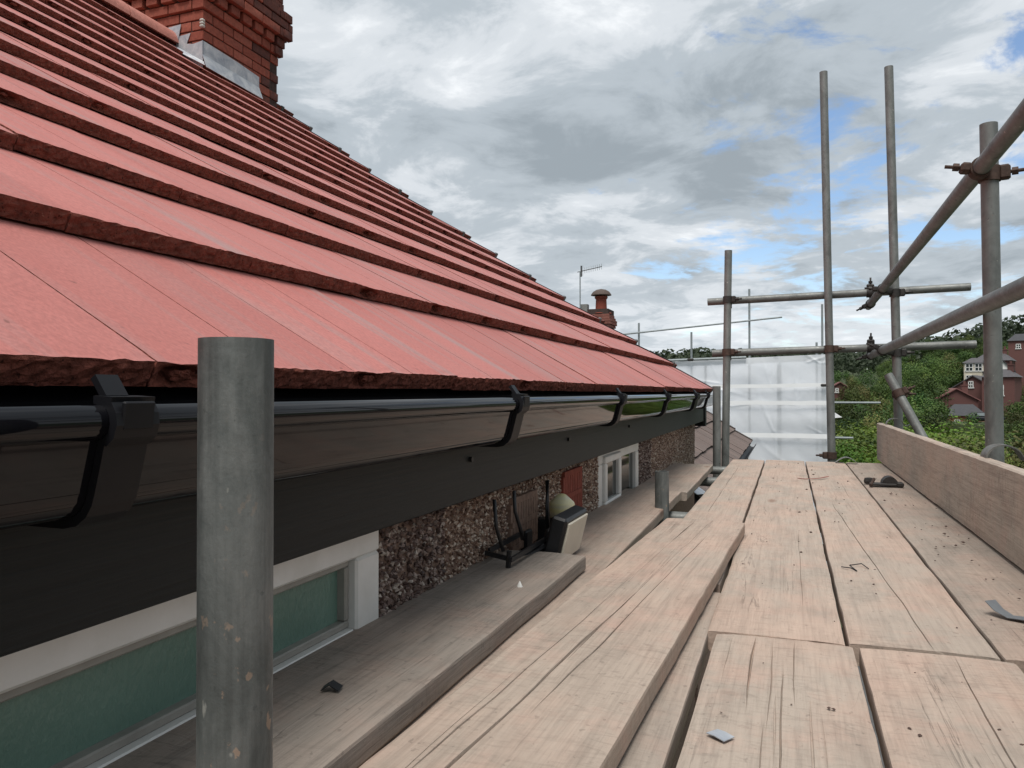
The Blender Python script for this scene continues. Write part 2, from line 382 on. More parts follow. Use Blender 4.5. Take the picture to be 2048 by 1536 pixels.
M['void'] = plain('dark recess', (.008, .006, .006), .95)
M['lens'] = plain('cream lamp lens', (.62, .57, .47), .35, 0, .5, 14, .15, .05)
t = NT('cream dome plastic'); n = t.noise(t.coords((1, 1, 9), rnd=False), 7, 3, .5)
M['dome'] = t.fin(t.ramp(n, [(.35, (.56, .54, .42)), (.65, (.66, .60, .30))]), .3, None, 0, .5)
M['strap'] = plain('grey clip steel', (.19, .185, .17), .5, .4, .5, 40, .4, .3)

# ================================================================== the ground and hills
def ground_z(x, y):
    r = math.hypot(x, y)
    K = [(0, -5.6), (28, -5.6), (40, -8), (60, -12.5), (105, -14), (150, -9.5), (220, 1), (330, 6), (520, 15), (700, 19), (1500, 20), (3000, 0)]
    for (a, za), (b, zb) in zip(K, K[1:]):
        if r <= b:
            f = (r - a) / (b - a); f = f * f * (3 - 2 * f); z = za + (zb - za) * f; break
    else: z = 0
    if r > 30: z += 2.2 * nz(x / 60, y / 60, 1.3) * min(1, (r - 30) / 60)
    az = math.atan2(x, y)
    if r > 120: z += (min(r, 300) - 120) / 180 * 9 * max(0, min(1, (az - .10) / .16))
    return z
def pol(az, r, dz=0):
    x = r * math.sin(R(az)); y = r * math.cos(R(az)); return Vector((x, y, ground_z(x, y) + dz))
m = MB(); rs = [0, 6, 14, 20, 28, 34, 40, 50, 60, 80, 105, 130, 150, 180, 220, 270, 330, 420, 520, 700, 1000, 1500, 2400, 3500]; NA = 72
vs = [(0, 0, ground_z(0, 0))]
for r in rs[1:]:
    for i in range(NA):
        a = 2 * math.pi * i / NA; x, y = r * math.sin(a), r * math.cos(a); vs.append((x, y, ground_z(x, y)))
fs = [(0, 1 + i, 1 + (i + 1) % NA) for i in range(NA)]
for j in range(len(rs) - 2):
    for i in range(NA):
        k = (i + 1) % NA; a = 1 + j * NA; b = a + NA; fs.append((a + i, b + i, b + k, a + k))
m.add(vs, fs)
t = NT('rough grass'); v = t.coords(rnd=False); n = t.noise(v, .35, 8, .65); n2 = t.noise(v, 3, 5, .6)
M['grass'] = t.fin(t.mix(n2, t.ramp(n, [(.3, (.03, .055, .018)), (.7, (.07, .10, .035))]), (.05, .06, .03)), .95, t.bump(n2, .5, .2))
obj('ground', m.mesh('ground', M['grass'], True), kind='structure')
m = MB(); m.add([(-.6, -6, -5.59), (3.2, -6, -5.59), (3.2, 19, -5.59), (-.6, 19, -5.59)], [(0, 1, 2, 3)])
obj('paved_path', m.mesh('paved_path', plain('tarmac drive', (.10, .10, .10), .9, 0, .2, 6, .3, .3)), kind='structure')

# ================================================================== the house
GA, AX, RP = 0.34, 0.547, R(33.96)
def lead(k):        # bottom front edge of course k  (x, z)
    z = .0244 + .1899 * k + .00168 * k * (k - 13)
    if k <= 0: z = .003
    return (-AX - .282 * k, z)
YV = lambda k: 5.90 - .02 * k
NK = 14; RIDGE = (-4.42, 2.66)
house = thing('house', (-4.4, 3, -5.6), 'pebbledashed house with a new red tiled roof and black gutter', 'house')
# walls
XW = -.66
m = MB()
def wallbox(y0, y1, z0, z1, x1=XW): m.box(((x1 - .13 / 2), (y0 + y1) / 2, (z0 + z1) / 2), (.13, y1 - y0, z1 - z0))
wallbox(-3, -.55, -5.6, -.235); wallbox(-.55, 1.15, -5.6, -1.35); wallbox(1.15, 2.74, -5.6, -.235)
wallbox(2.74, 3.53, -5.6, -1.25); wallbox(3.53, 5.78, -5.6, -.235)
wall = obj('wall', m.mesh('wall', M['dash']), house)
m = MB(); gx = -8.2
m.add([(XW - .13, 5.78, -5.6), (gx, 5.78, -5.6), (gx, 5.78, -.2), (RIDGE[0], 5.70, 2.5), (XW - .13, 5.78, -.05)], [(0, 1, 2, 3, 4)])
m.add([(gx, -3, -5.6), (gx, 5.78, -5.6), (gx, 5.78, -.2), (gx, -3, -.2)], [(0, 1, 2, 3)])
m.add([(XW - .13, -3, -5.6), (gx, -3, -5.6), (gx, -3, -.2), (RIDGE[0], -3, 2.5), (XW - .13, -3, -.05)], [(0, 1, 2, 3, 4)])
obj('gable_wall', m.mesh('gable_wall', M['dash'], recalc=False), house)
# pebble dash: loose chips thrown on the render
def pebbles(y0, y1, z0, z1, dens, seed, holes=(), size=.0058):
    r = random.Random(seed); mb = MB(); n = int((y1 - y0) * (z1 - z0) * dens)
    for _ in range(n):
        y = r.uniform(y0, y1); z = r.uniform(z0, z1)
        if any(a < y < b and c < z < d for a, b, c, d in holes): continue
        s = size * r.uniform(.55, 1.35); c = Vector((XW + s * .35, y, z)); q = Vector((r.gauss(0, 1), r.gauss(0, 1), r.gauss(0, 1))).to_track_quat('Z', 'Y')
        P = [(1, 0, 0), (-1, 0, 0), (0, 1, 0), (0, -1, 0), (0, 0, 1), (0, 0, -1)]
        a, b, cc = r.uniform(.7, 1.3), r.uniform(.6, 1.1), r.uniform(.45, .9)
        vs = [c + q @ Vector((p[0] * s * a * r.uniform(.8, 1.2), p[1] * s * b, p[2] * s * cc)) for p in P]
        mb.add(vs, [(0, 2, 4), (2, 1, 4), (1, 3, 4), (3, 0, 4), (2, 0, 5), (1, 2, 5), (3, 1, 5), (0, 3, 5)], 0, r.random())
    return mb
VENTS = [(1.79, 1.99, -.40, -.265), (2.26, 2.47, -.40, -.245)]
for i, (a, b, k, s) in enumerate([(1.152, 1.41, 'pebble_dark', .0058), (1.41, 2.738, 'pebble', .0049), (3.532, 3.87, 'pebble_dark', .0054), (3.87, 5.78, 'pebble', .0052)]):
    mb = pebbles(a, b, -.50, -.235, 22000, 40 + i, VENTS, s)
    o = obj('pebbledash', mb.mesh('pebbledash', M[k], recalc=False), wall, kind='stuff')
# air bricks in the wall
for (a, b, c, d), mk, rows in zip(VENTS, ('terra_dusty', 'terracotta'), (2, 2)):
    m = MB(); m.box((XW - .006, (a + b) / 2, (c + d) / 2), (.012, b - a, d - c), mi=1)
    m.box((XW + .004, (a + b) / 2, d - .008), (.02, b - a, .016)); m.box((XW + .004, (a + b) / 2, c + .008), (.02, b - a, .016))
    m.box((XW + .004, (a + b) / 2, (c + d) / 2), (.02, b - a, .014))
    n = 10
    for i in range(n + 1):
        y = a + (b - a) * i / n
        for z0, z1 in ((c + .016, (c + d) / 2 - .007), ((c + d) / 2 + .007, d - .016)):
            m.box((XW + .003, y, (z0 + z1) / 2), (.018, .0165, z1 - z0))
    obj('air_brick', m.mesh('air_brick', [M[mk], M['void']]), wall)
# windows
def bar(mb, y0, y1, z0, z1, xf, dep=.06, bev=.004): mb.box((xf - dep / 2, (y0 + y1) / 2, (z0 + z1) / 2), (dep, y1 - y0, z1 - z0), bev=bev)
m = MB(); XF = -.655
bar(m, -.55, 1.149, -.268, -.214, XF); bar(m, 1.076, 1.149, -1.345, -.2685, XF); bar(m, -.55, -.48, -1.345, -.2685, XF)
bar(m, -.4795, 1.0755, -.412, -.380, XF - .001); bar(m, -.4795, 1.0755, -1.345, -1.28, XF)
win = obj('window', m.mesh('window', M['upvc'], 'auto'), house, label='long window with obscured green glass')
m = MB(); bar(m, -.4795, 1.0755, -.281, -.2685, XF - .014, .04, .002); bar(m, -.4795, 1.0755, -.3795, -.368, XF - .014, .04, .002)
bar(m, 1.064, 1.0755, -.3675, -.2815, XF - .014, .04, .002)
obj('glazing_bead', m.mesh('glazing_bead', M['bead']), win)
m = MB(); m.box((XF - .032, .298, -.3245), (.006, 1.54, .087)); obj('pane', m.mesh('pane', M['frost']), win)
m = MB(); m.box((XF - .032, .298, -.85), (.006, 1.54, .85)); obj('pane', m.mesh('pane', M['frost']), win)
m = MB()
bar(m, 2.741, 3.529, -.268, -.214, XF); bar(m, 2.741, 2.80, -1.24, -.2685, XF); bar(m, 3.47, 3.529, -1.24, -.2685, XF)
bar(m, 3.09, 3.15, -1.24, -.2685, XF); bar(m, 2.8005, 3.0895, -.51, -.448, XF); bar(m, 3.1505, 3.4695, -1.24, -1.18, XF)
win2 = obj('window', m.mesh('window', M['upvc'], 'auto'), house, label='white window with an opening light on one side')
m = MB(); bar(m, 2.803, 3.087, -.268, -.240, XF + .012, .05); bar(m, 2.803, 3.087, -.4475, -.412, XF + .012, .05)
bar(m, 2.803, 2.838, -.4115, -.2685, XF + .012, .05); bar(m, 3.052, 3.087, -.4115, -.2685, XF + .012, .05)
obj('opening_light', m.mesh('opening_light', M['upvc'], 'auto'), win2)
m = MB(); m.box((XF - .006, 2.945, -.34), (.006, .212, .142)); obj('pane', m.mesh('pane', M['glass']), win2)
m = MB(); m.box((XF - .02, 3.31, -.72), (.006, .318, .90)); obj('pane', m.mesh('pane', M['glass']), win2)
# fascia and boxed eaves
m = MB(); m.box((-.611, 1.44, -.107), (.022, 8.9, .216), bev=.002)
fas = obj('fascia', m.mesh('fascia', M['fascia']), house)
for y, z in ((1.41, -.134), (2.13, -.136), (3.02, -.135)):
    q = MB(); q.tube((-.600, y, z), (-.594, y, z), .0055, 10); obj('screw_cap', q.mesh('screw_cap', M['black']), fas)
m = MB(); m.box((-.645, 1.44, -.2065), (.046, 8.9, .011)); obj('soffit', m.mesh('soffit', M['soffit']), house)
m = MB(); m.box((-.66, 5.935, -.13), (.14, .085, .25), bev=.003); m.box((-.606, 5.86, -.12), (.018, .012, .235)); obj('box_end', m.mesh('box_end', M['fascia']), house)
m = MB(); m.box((-.585, 1.44, -.004), (.05, 8.9, .010), Matrix.Rotation(R(20), 3, 'Y')); obj('eaves_tray', m.mesh('eaves_tray', M['soffit']), house)
# gutter: rolled lip, leaning flat front, round lower edge
GX = -.488
front = [(-.010, -.0105), (-.004, -.0098), (.0005, -.0125), (.0035, -.018), (.0042, -.0245), (.002, -.031), (-.003, -.0352), (-.0075, -.037),
         (-.012, -.055), (-.0175, -.076), (-.020, -.084), (-.0245, -.091), (-.032, -.0965), (-.042, -.0985), (-.105, -.0985), (-.1085, -.096), (-.1085, -.006)]
inner = [(x - (.0022 if x > -.05 else 0) if x > -.1 else x + .0022, z + (.0022 if z < -.09 else 0)) for x, z in front]
prof = [(GX + x, z) for x, z in front] + [(GX + x, z) for x, z in inner[::-1]]
m = MB(); m.extrude_y(prof, -1.6, 4.40, True, ny=24); m.extrude_y(prof, 4.44, 5.62, True, ny=5)
gut = obj('gutter', m.mesh('gutter', M['gutter'], 'auto'), house)
cut = [(GX + .004 + x, z - .0035) for x, z in front[3:15]]
def clip(y, w, tab=True, bulk=.0075):
    o = MB()
    outer = []
    for i, (x, z) in enumerate(front[2:15]):
        a = front[1:16][i]; b = front[1:17][i + 2]; d = Vector((b[0] - a[0], b[1] - a[1])).normalized(); nn = Vector((-d[1], d[0]))
        outer.append((GX + x + nn[0] * bulk, z + nn[1] * bulk))
    innr = [(GX + x + .0004, z) for x, z in front[2:15]]
    pr = [(GX - .012, -.0025)] + [(GX + .007, -.0035)] + outer + innr[::-1] + [(GX - .012, -.0085)]
    o.extrude_y(pr, y - w / 2, y + w / 2)
    if tab:
        o.box((GX - .012, y - .006, .004), (.006, w * .5, .02), Matrix.Rotation(R(-35), 3, 'Y'))
        o.box((GX + .0105, y, -.018), (.004, w * .72, .022), Matrix.Rotation(R(6), 3, 'Y'), bev=.0012)
    return o
for i, y in enumerate((-1.4, -.48, .462, 1.40, 2.36, 3.32)):
    obj('gutter_bracket', clip(y, .042).mesh('gutter_bracket', M['gutter_clip']), gut)
obj('gutter_union', clip(4.42, .12, True, .008).mesh('gutter_union', M['gutter_clip']), gut)
obj('gutter_bracket', clip(5.05, .034).mesh('gutter_bracket', M['gutter_clip']), gut)
m = MB(); m.extrude_y([(GX + x, z) for x, z in front], 5.62, 5.632); obj('gutter_stop_end', m.mesh('gutter_stop_end', M['gutter_clip']), gut)
# ---- roof
prof = [lead(k) for k in range(0, NK + 1)]
m = MB(); up = [(-.605, .028)] + [(x, z - .012) for x, z in prof[1:] if x > RIDGE[0]] + [(RIDGE[0], RIDGE[1] - .02)]
for (xa, za), (xb, zb) in zip(up, up[1:]): m.add([(xa, -3, za), (xa, 5.6, za), (xb, 5.6, zb), (xb, -3, zb)], [(0, 1, 2, 3)])
roof = obj('roof', m.mesh('roof', M['underlay']), house)
TW, TL, TT = .335, .415, .0255
def make_tile(seed, W=TW - .0021, edge=True):
    r = random.Random(seed); mb = MB()
    mid = W * .5; xs = [W * i / 40 for i in range(41)]; xs = [x for x in xs if abs(x - mid) > .003] + [mid - .0010, mid, mid + .0010]; xs.sort()
    chip = r.uniform(.0, 1) < .6; cxp = r.uniform(.015, .05); cw = r.uniform(.016, .034); cd = r.uniform(.012, .022)
    c2 = r.uniform(.1, .9) * W; c2w = r.uniform(.006, .02); c2d = r.uniform(0, .004)
    so = seed * 7.13
    def dent(x, f):     # how far the front edge is broken back at height fraction f
        d = .0018 * nz(x * 70 + so, f * 4) + .0022 * nz(x * 210, f * 9, so) + (.0025 * max(0, nz(x * 120 + so, 7.7)) if f > .8 else 0)
        if chip: d += cd * math.exp(-((x - cxp) / cw) ** 4) * math.exp(-((f - .45) / .33) ** 2) * (1 + .5 * nz(x * 300, f * 8, so)) - .004 * math.exp(-((x - cxp - .004) / cw) ** 4) * math.exp(-((f - .95) / .16) ** 2) - .003 * math.exp(-((x - cxp) / cw) ** 4) * math.exp(-((f - .02) / .16) ** 2)
        d += c2d * math.exp(-((x - c2) / c2w) ** 2) * max(0, f - .4) * 2
        return d
    groove = lambda x: -.0030 if abs(x - mid) < .0005 else 0
    rows = []
    for f in (0, .12, .3, .5, .7, .88, 1.0): rows.append([(x, dent(x, f), f * TT + (.0012 * nz(x * 60 + so, 5) if f in (0, 1.0) else 0) + (groove(x) if f == 1 else 0)) for x in xs])
    nf = len(rows) - 1
    for y in (.006, .02, .12, .24, TL): rows.append([(x, y + (dent(x, 1) * .6 if y < .01 else 0), TT + groove(x) - (.0006 if y < .01 else 0) + .0006 * nz(x * 9 + so, y * 7)) for x in xs])
    n = len(xs); vs = [p for rw in rows for p in rw]; fe = []; ft = []
    for j in range(len(rows) - 1):
        for i in range(n - 1):
            q = (j * n + i, j * n + i + 1, (j + 1) * n + i + 1, (j + 1) * n + i); (fe if j < nf or abs((xs[i] + xs[i + 1]) / 2 - mid) < .0008 else ft).append(q)
    b = len(vs); vs += [(0, TL, 0), (W, TL, 0)]
    J = len(rows)
    fe += [tuple(j * n for j in range(J)) + (b,), tuple(j * n + n - 1 for j in range(J))[::-1] + (b + 1,), (n - 1, 0, b, b + 1)]
    mb.add(vs, ft, 0); base = len(mb.v) - len(vs)
    for f in fe: mb.f.append(tuple(base + i for i in f)); mb.m.append(1)
    for q in range(r.choice((1, 1, 2))):
        c = Vector((cxp + r.uniform(-.006, .012) if q == 0 else r.uniform(.08, W - .03), .0005, TT * r.uniform(.42, .72))); sx, sy, sz = r.uniform(.007, .014), r.uniform(.0025, .005), r.uniform(.0025, .005)
        if q: sx *= .5; sy *= .6; sz *= .6
        nu, nv = 12, 6; vv = []; ff = []
        for j in range(nv + 1):
            for i in range(nu):
                a = 2 * math.pi * i / nu; b_ = math.pi * j / nv; d = Vector((math.sin(b_) * math.cos(a), math.sin(b_) * math.sin(a), math.cos(b_)))
                k = 1 + .75 * nz(d.x * 1.7 + so, d.y * 1.7, d.z * 1.7 + q * 5)
                vv.append(c + Vector((d.x * sx * k, d.y * sy * k, d.z * sz * k)))
        for j in range(nv):
            for i in range(nu): ff.append((j * nu + i, j * nu + (i + 1) % nu, (j + 1) * nu + (i + 1) % nu, (j + 1) * nu + i))
        mb.add(vv, ff, 1)
    return mb
TILES = [make_tile(s).mesh('tile', [M['tile'], M['tile_edge']], False, True) for s in range(16)]
def tile_frame(pa, pb):
    U = Vector((pb[0] - pa[0], 0, pb[1] - pa[1])); N = Vector((-U.z, 0, U.x)); N = -N if N.z < 0 else N; N.normalize()
    U = (U - N * (TT + .003)).normalized(); N = Vector((U.z, 0, -U.x)); N = -N if N.z < 0 else N
    return U, N
tr = random.Random(5); stuff = MB()
def low_tile(mb, mat):
    vs = [mat @ Vector(p) for p in ((0, 0, 0), (TW - .003, 0, 0), (TW - .003, 0, TT), (0, 0, TT), (TW - .003, TL, TT), (0, TL, TT))]
    mb.add(vs, [(3, 2, 4, 5)], 0); b = len(mb.v) - 6
    mb.f.append((b, b + 1, b + 2, b + 3)); mb.m.append(1)
for k in range(NK):
    pa, pb = lead(k), lead(k + 1); U, N = tile_frame(pa, pb); yv = YV(k); n = 0
    vis = .70 * abs(pa[0]) - .75; y = yv - (TW if k % 2 == 0 else TW * .5)
    first = True
    while y > -3:
        jx = tr.uniform(-.002, .002); rz = tr.uniform(-.003, .003); lift = tr.uniform(0, .003) + .002 * nz(y * .9, k * 1.7)
        dn = .004 * nz(y * .6 + 3, k * .8)
        if k == 0: lift += .004 * nz(y * 1.3, 9)
        o3 = Vector((pa[0], y, pa[1])) + N * lift + U * (jx + dn)
        X = Vector((0, 1, 0)); mt = Matrix((( X[0], U[0], N[0], o3[0]), (X[1], U[1], N[1], o3[1]), (X[2], U[2], N[2], o3[2]), (0, 0, 0, 1))) @ Matrix.Rotation(rz, 4, 'Z') @ Matrix.Rotation(tr.uniform(-.004, .004), 4, 'Y')
        inchim = -4.98 < pa[0] - .1 < -4.1 and 4.42 < y < 5.3 and k > 12
        if not inchim:
            if y + TW > vis:
                o = obj('tile', tr.choice(TILES), roof, mt)
            else: low_tile(stuff, mt)
        y -= TW
    # dry verge unit and its end cap
    q = MB(); L = GA + .03
    rot = Matrix(((0, U[0], N[0]), (1, U[1], N[1]), (0, U[2], N[2])))
    c = Vector((pa[0], yv, pa[1])) + U * (L / 2) + N * .008
    q.box(c + Vector((0, .012, 0)), (.022, L, .05), rot); obj('verge_unit', q.mesh('verge_unit', M['gutter_clip']), roof)
    q = MB(); c = Vector((pa[0], yv, pa[1])) + U * .008 + N * .016
    q.box(c + Vector((0, .008, 0)), (.040, .022, .048), rot, bev=.006); obj('verge_cap', q.mesh('verge_cap', plain('verge cap', (.10, .115, .12), .45) if k == 0 else bpy.data.materials['verge cap']), roof)
obj('roof_tiles_beyond', stuff.mesh('roof_tiles_beyond', [M['tile'], M['tile_edge']]), roof, kind='stuff')
m = MB()
for k in range(NK):
    (xa, za), (xb, zb) = lead(k), lead(k + 1); fx = lambda x: 2 * RIDGE[0] - x
    if xa < RIDGE[0]: break
    m.add([(fx(xa), -3, za + .02), (fx(xa), 5.7, za + .02), (fx(max(xb, RIDGE[0])), 5.7, zb), (fx(max(xb, RIDGE[0])), -3, zb)], [(0, 1, 2, 3)])
obj('back_slope', m.mesh('back_slope', M['tile']), house)
# ridge
def ridge_tile(y0, y1, lift=0):
    q = MB(); vs = []; fs = []; S_ = 14
    for y in (y0, y1):
        for rr in (.125, .110):
            for i in range(S_ + 1):
                a = math.pi * (i / S_); vs.append((RIDGE[0] + rr * math.cos(a) * 1.05, y, RIDGE[1] - .045 + lift + rr * math.sin(a)))
    n = S_ + 1
    for i in range(S_): fs += [(i, i + 1, 2 * n + i + 1, 2 * n + i), (n + i, 3 * n + i, 3 * n + i + 1, n + i + 1), (i, n + i, n + i + 1, i + 1), (2 * n + i, 2 * n + i + 1, 3 * n + i + 1, 3 * n + i)]
    q.add(vs, fs); return q.mesh('ridge_tile', M['ridge'], 'auto')
y = 4.52
for i in range(16):
    obj('ridge_tile', ridge_tile(y - .445, y - .006, .006 * nz(i * 3.3)), roof); y -= .45
obj('ridge_tile', ridge_tile(5.42, 5.66), roof)
# ---- chimney
CX0, CX1, CY0, CY1 = -4.965, -4.07, 4.52, 5.41
m = MB(); m.box(((CX0 + CX1) / 2, (CY0 + CY1) / 2, 2.72), (CX1 - CX0 - .018, CY1 - CY0 - .018, 1.35))
m.box(((CX0 + CX1) / 2, (CY0 + CY1) / 2, 3.26), (CX1 - CX0 + .03, CY1 - CY0 + .03, .36))
chim = obj('chimney', m.mesh('chimney', M['mortar_dark']), house, label='red brick chimney stack with dentil course and lead flashing')
BH, BP = .0665, .0762
def brick_mesh(L, seed, mat, D=.1025):
    q = MB(); r = random.Random(seed); q.box((0, 0, 0), (L, D, BH), bev=.003)
    q.v = [(x + r.uniform(-.0012, .0012), y + r.uniform(-.0012, .0012), z + r.uniform(-.001, .001)) for x, y, z in q.v]
    return q.mesh('brick', mat, 'auto')
BM = {}
for mk in ('brick', 'brick_soot'):
    for L in (.215, .1025, .05): BM[mk, L] = [brick_mesh(L, s, M[mk]) for s in range(3)]
br = random.Random(3)
def put_brick(L, c, rotz, z):
    far = (c[1] - CY0) / (CY1 - CY0) + br.uniform(-.25, .2) + max(0, (z - 2.99) * 1.2)
    mk = 'brick_soot' if far > .78 else 'brick'
    mt = Matrix.Translation((c[0], c[1], z + br.uniform(-.001, .001))) @ Matrix.Rotation(rotz + br.uniform(-.006, .006), 4, 'Z')
    obj('brick', br.choice(BM[mk, L]), chim, mt)
def ring(z, off, par, sides=4):
    x0, x1, y0, y1 = CX0 - off, CX1 + off, CY0 - off, CY1 + off
    def run(a, b, fix, axis, corner, sgn):
        p = a if corner else a + .1125
        e = b if not corner else b - .0
        while p < e - .03:
            L = .215 if e - p >= .21 else (.1025 if e - p >= .1 else .05)
            c = p + L / 2; d = .1025 / 2
            if axis == 'y': put_brick(L, (fix - sgn * d, c), math.pi / 2, z)
            else: put_brick(L, (c, fix - sgn * d), 0, z)
            p += L + .0098
    run(y0, y1 - (.1125 if par else 0), x1, 'y', par, 1)
    # near face runs away from the front corner
    p = x1 if not par else x1 - .1125
    while p > x0 + .03:
        L = .215 if p - x0 >= .21 else (.1025 if p - x0 >= .1 else .05)
        put_brick(L, (p - L / 2, y0 + .1025 / 2), 0, z); p -= L + .0098
    if sides > 2:
        run(x0, x1 - (.1125 if not par else .0), y1, 'x', True, 1) if not par else run(x0, x1, y1, 'x', True, 1)
z0 = 2.84 + BP / 2
for i in range(-9, 0): ring(z0 + i * BP, 0, i % 2 == 0, 2)
ring(z0, .02, True); 
z = z0 + BP     # dentil headers
n = 7
for i in range(n):
    y = CY0 - .03 + i * (CY1 - CY0 + .06 - .1025) / (n - 1) + .05; put_brick(.1025, (CX1 + .046 - .051, y), math.pi / 2, z)
for i in range(n):
    x = CX1 + .03 - .05 - i * (CX1 - CX0 + .06 - .1025) / (n - 1)
    if i: put_brick(.1025, (x, CY0 - .046 + .051), 0, z)
for i, (off, p) in enumerate([(.078, 1), (.078, 0), (.082, 1), (.045, 0), (.02, 1), (.0, 0)]): ring(z0 + (2 + i) * BP, off, bool(p))
m = MB(); m.box(((CX0 + CX1) / 2, (CY0 + CY1) / 2, z0 + 8 * BP - .01), (CX1 - CX0 + .02, CY1 - CY0 + .02, .06), bev=.01); obj('capping', m.mesh('capping', M['mortar']), chim)
for dy in (-.2, .2):
    m = MB(); m.lathe(((CX0 + CX1) / 2, (CY0 + CY1) / 2 + dy, z0 + 8 * BP + .01), [(.14, 0), (.13, .05), (.115, .32), (.135, .34), (.135, .38), (.10, .39), (.1, .2)]); obj('chimney_pot', m.mesh('chimney_pot', M['terracotta'], 'auto'), chim)
# lead
def sheet(pts, th=.004, mat='lead', seed=0, name='flashing'):
    q = MB(); n = len(pts); P = [Vector(p) for p in pts]; nn = (P[1] - P[0]).cross(P[2] - P[0]).normalized() * th
    q.add(P + [p + nn for p in P], [tuple(range(n))[::-1], tuple(n + i for i in range(n))] + [(i, (i + 1) % n, n + (i + 1) % n, n + i) for i in range(n)])
    return q.mesh(name, M[mat])
fxx = CX1 + .004
obj('lead_flashing', sheet([(fxx, 4.508, 2.478), (fxx, 5.15, 2.470), (fxx, 5.15, 2.575), (fxx, 4.9, 2.592), (fxx, 4.508, 2.60)]), chim, label='dull lead apron across the chimney front')
obj('lead_flashing', sheet([(fxx + .055, 4.49, 2.386), (fxx + .055, 5.13, 2.380), (fxx + .009, 5.14, 2.483), (fxx + .009, 4.50, 2.49)]), chim)
fy = CY0 - .005
obj('lead_flashing', sheet([(fxx + .004, fy, 2.36), (fxx + .004, fy, 2.60), (fxx - .09, fy, 2.588), (fxx - .155, fy, 2.60), (fxx - .17, fy, 2.42)]), chim)
obj('lead_flashing', sheet([(fxx - .155, fy - .001, 2.44), (fxx - .150, fy - .001, 2.60), (fxx - .115, fy - .001, 2.675), (fxx - .24, fy - .001, 2.665), (fxx - .26, fy - .001, 2.50)]), chim)
obj('lead_flashing', sheet([(fxx - .225, fy - .002, 2.64), (fxx - .20, fy - .002, 2.752), (fxx - .33, fy - .002, 2.745), (fxx - .35, fy - .002, 2.66)]), chim)
obj('lead_flashing', sheet([(fxx + .05, fy - .035, 2.395), (fxx + .01, fy - .0, 2.44), (fxx - .36, fy, 2.66), (fxx - .36, fy - .04, 2.62)]), chim)
m = MB()
for i in range(3): m.box((CX1 - .004, CY0 - .002, 2.71 + i * .022), (.034, .034, .019), bev=.007)
obj('mortar_dab', m.mesh('mortar_dab', plain('pale mastic', (.55, .56, .52), .6)), chim)

# ================================================================== neighbouring house, lower down the street
DZ = -.87
nh = thing('neighbour_house', (-4.4, 10, -6.4), 'lower house next door with worn brown tiled roof', 'house')
m = MB(); m.box((-4.42, 10.02, -3.75), (7.5, 7.9, 5.5)); obj('wall', m.mesh('wall', M['dash']), nh)
nlead = lambda k: (-.62 - .285 * k, DZ + .192 * k)
m = MB()
a, b = nlead(0), nlead(13.4)
m.add([(a[0], 6.02, a[1] - .014), (a[0], 14.0, a[1] - .014), (b[0], 14.0, b[1] - .014), (b[0], 6.02, b[1] - .014)], [(0, 1, 2, 3)])
m.add([(b[0], 6.02, b[1] - .014), (b[0], 14.0, b[1] - .014), (2 * b[0] - a[0], 14, a[1]), (2 * b[0] - a[0], 6.02, a[1])], [(0, 1, 2, 3)])
nroof = obj('roof', m.mesh('roof', M['old_edge']), nh)
OT = [make_tile(s + 50).mesh('tile', [M['old_tile'], M['old_edge']], False, True) for s in range(4)]
rest = MB(); tr = random.Random(9)
for k in range(14):
    pa, pb = nlead(k), nlead(k + 1); U, N = tile_frame(pa, pb); y = 14.0 - (TW if k % 2 else TW * .5)
    while y > 5.95:
        o3 = Vector((pa[0], y, pa[1])) + N * tr.uniform(0, .006) + U * tr.uniform(-.006, .006)
        mt = Matrix(((0, U[0], N[0], o3[0]), (1, U[1], N[1], o3[1]), (0, U[2], N[2], o3[2]), (0, 0, 0, 1))) @ Matrix.Rotation(tr.uniform(-.008, .008), 4, 'Z')
        if k < 7: obj('tile', tr.choice(OT), nroof, mt)
        else: low_tile(rest, mt)
        y -= TW
obj('roof_tiles_beyond', rest.mesh('roof_tiles_beyond', [M['old_tile'], M['old_edge']]), nroof, kind='stuff')
for k in range(8):
    pa, pb = nlead(k), nlead(k + 1); U, N = tile_frame(pa, pb); q = MB()
    rot = Matrix(((0, U[0], N[0]), (1, U[1], N[1]), (0, U[2], N[2]))); q.box(Vector((pa[0], 14.03, pa[1] + .02)) + U * .17, (.11, .36, .055), rot, bev=.01)
    obj('verge_tile', q.mesh('verge_tile', M['old_edge']), nroof)
m = MB(); gp = [(-.62 + .06 * math.cos(a_) + .02, DZ - .03 + .06 * math.sin(a_)) for a_ in [math.pi + math.pi * i / 8 for i in range(9)]]
gp2 = gp + [(x * 1 - (x + .60) * .08, z + .004) for x, z in gp[::-1]]
m.extrude_y(gp2, 6.0, 14.05); obj('gutter', m.mesh('gutter', M['gutter_clip'], 'auto'), nh)
m = MB(); m.box((-.675, 10.0, DZ - .08), (.02, 8.0, .17)); obj('fascia', m.mesh('fascia', M['upvc']), nh)
lz = nlead(.6)
obj('lead_flashing', sheet([(-.66, 5.96, DZ + .09), (-.62, 6.35, DZ + .05), (-1.3, 6.35, DZ + .53), (-1.34, 5.96, DZ + .56)]), nh)

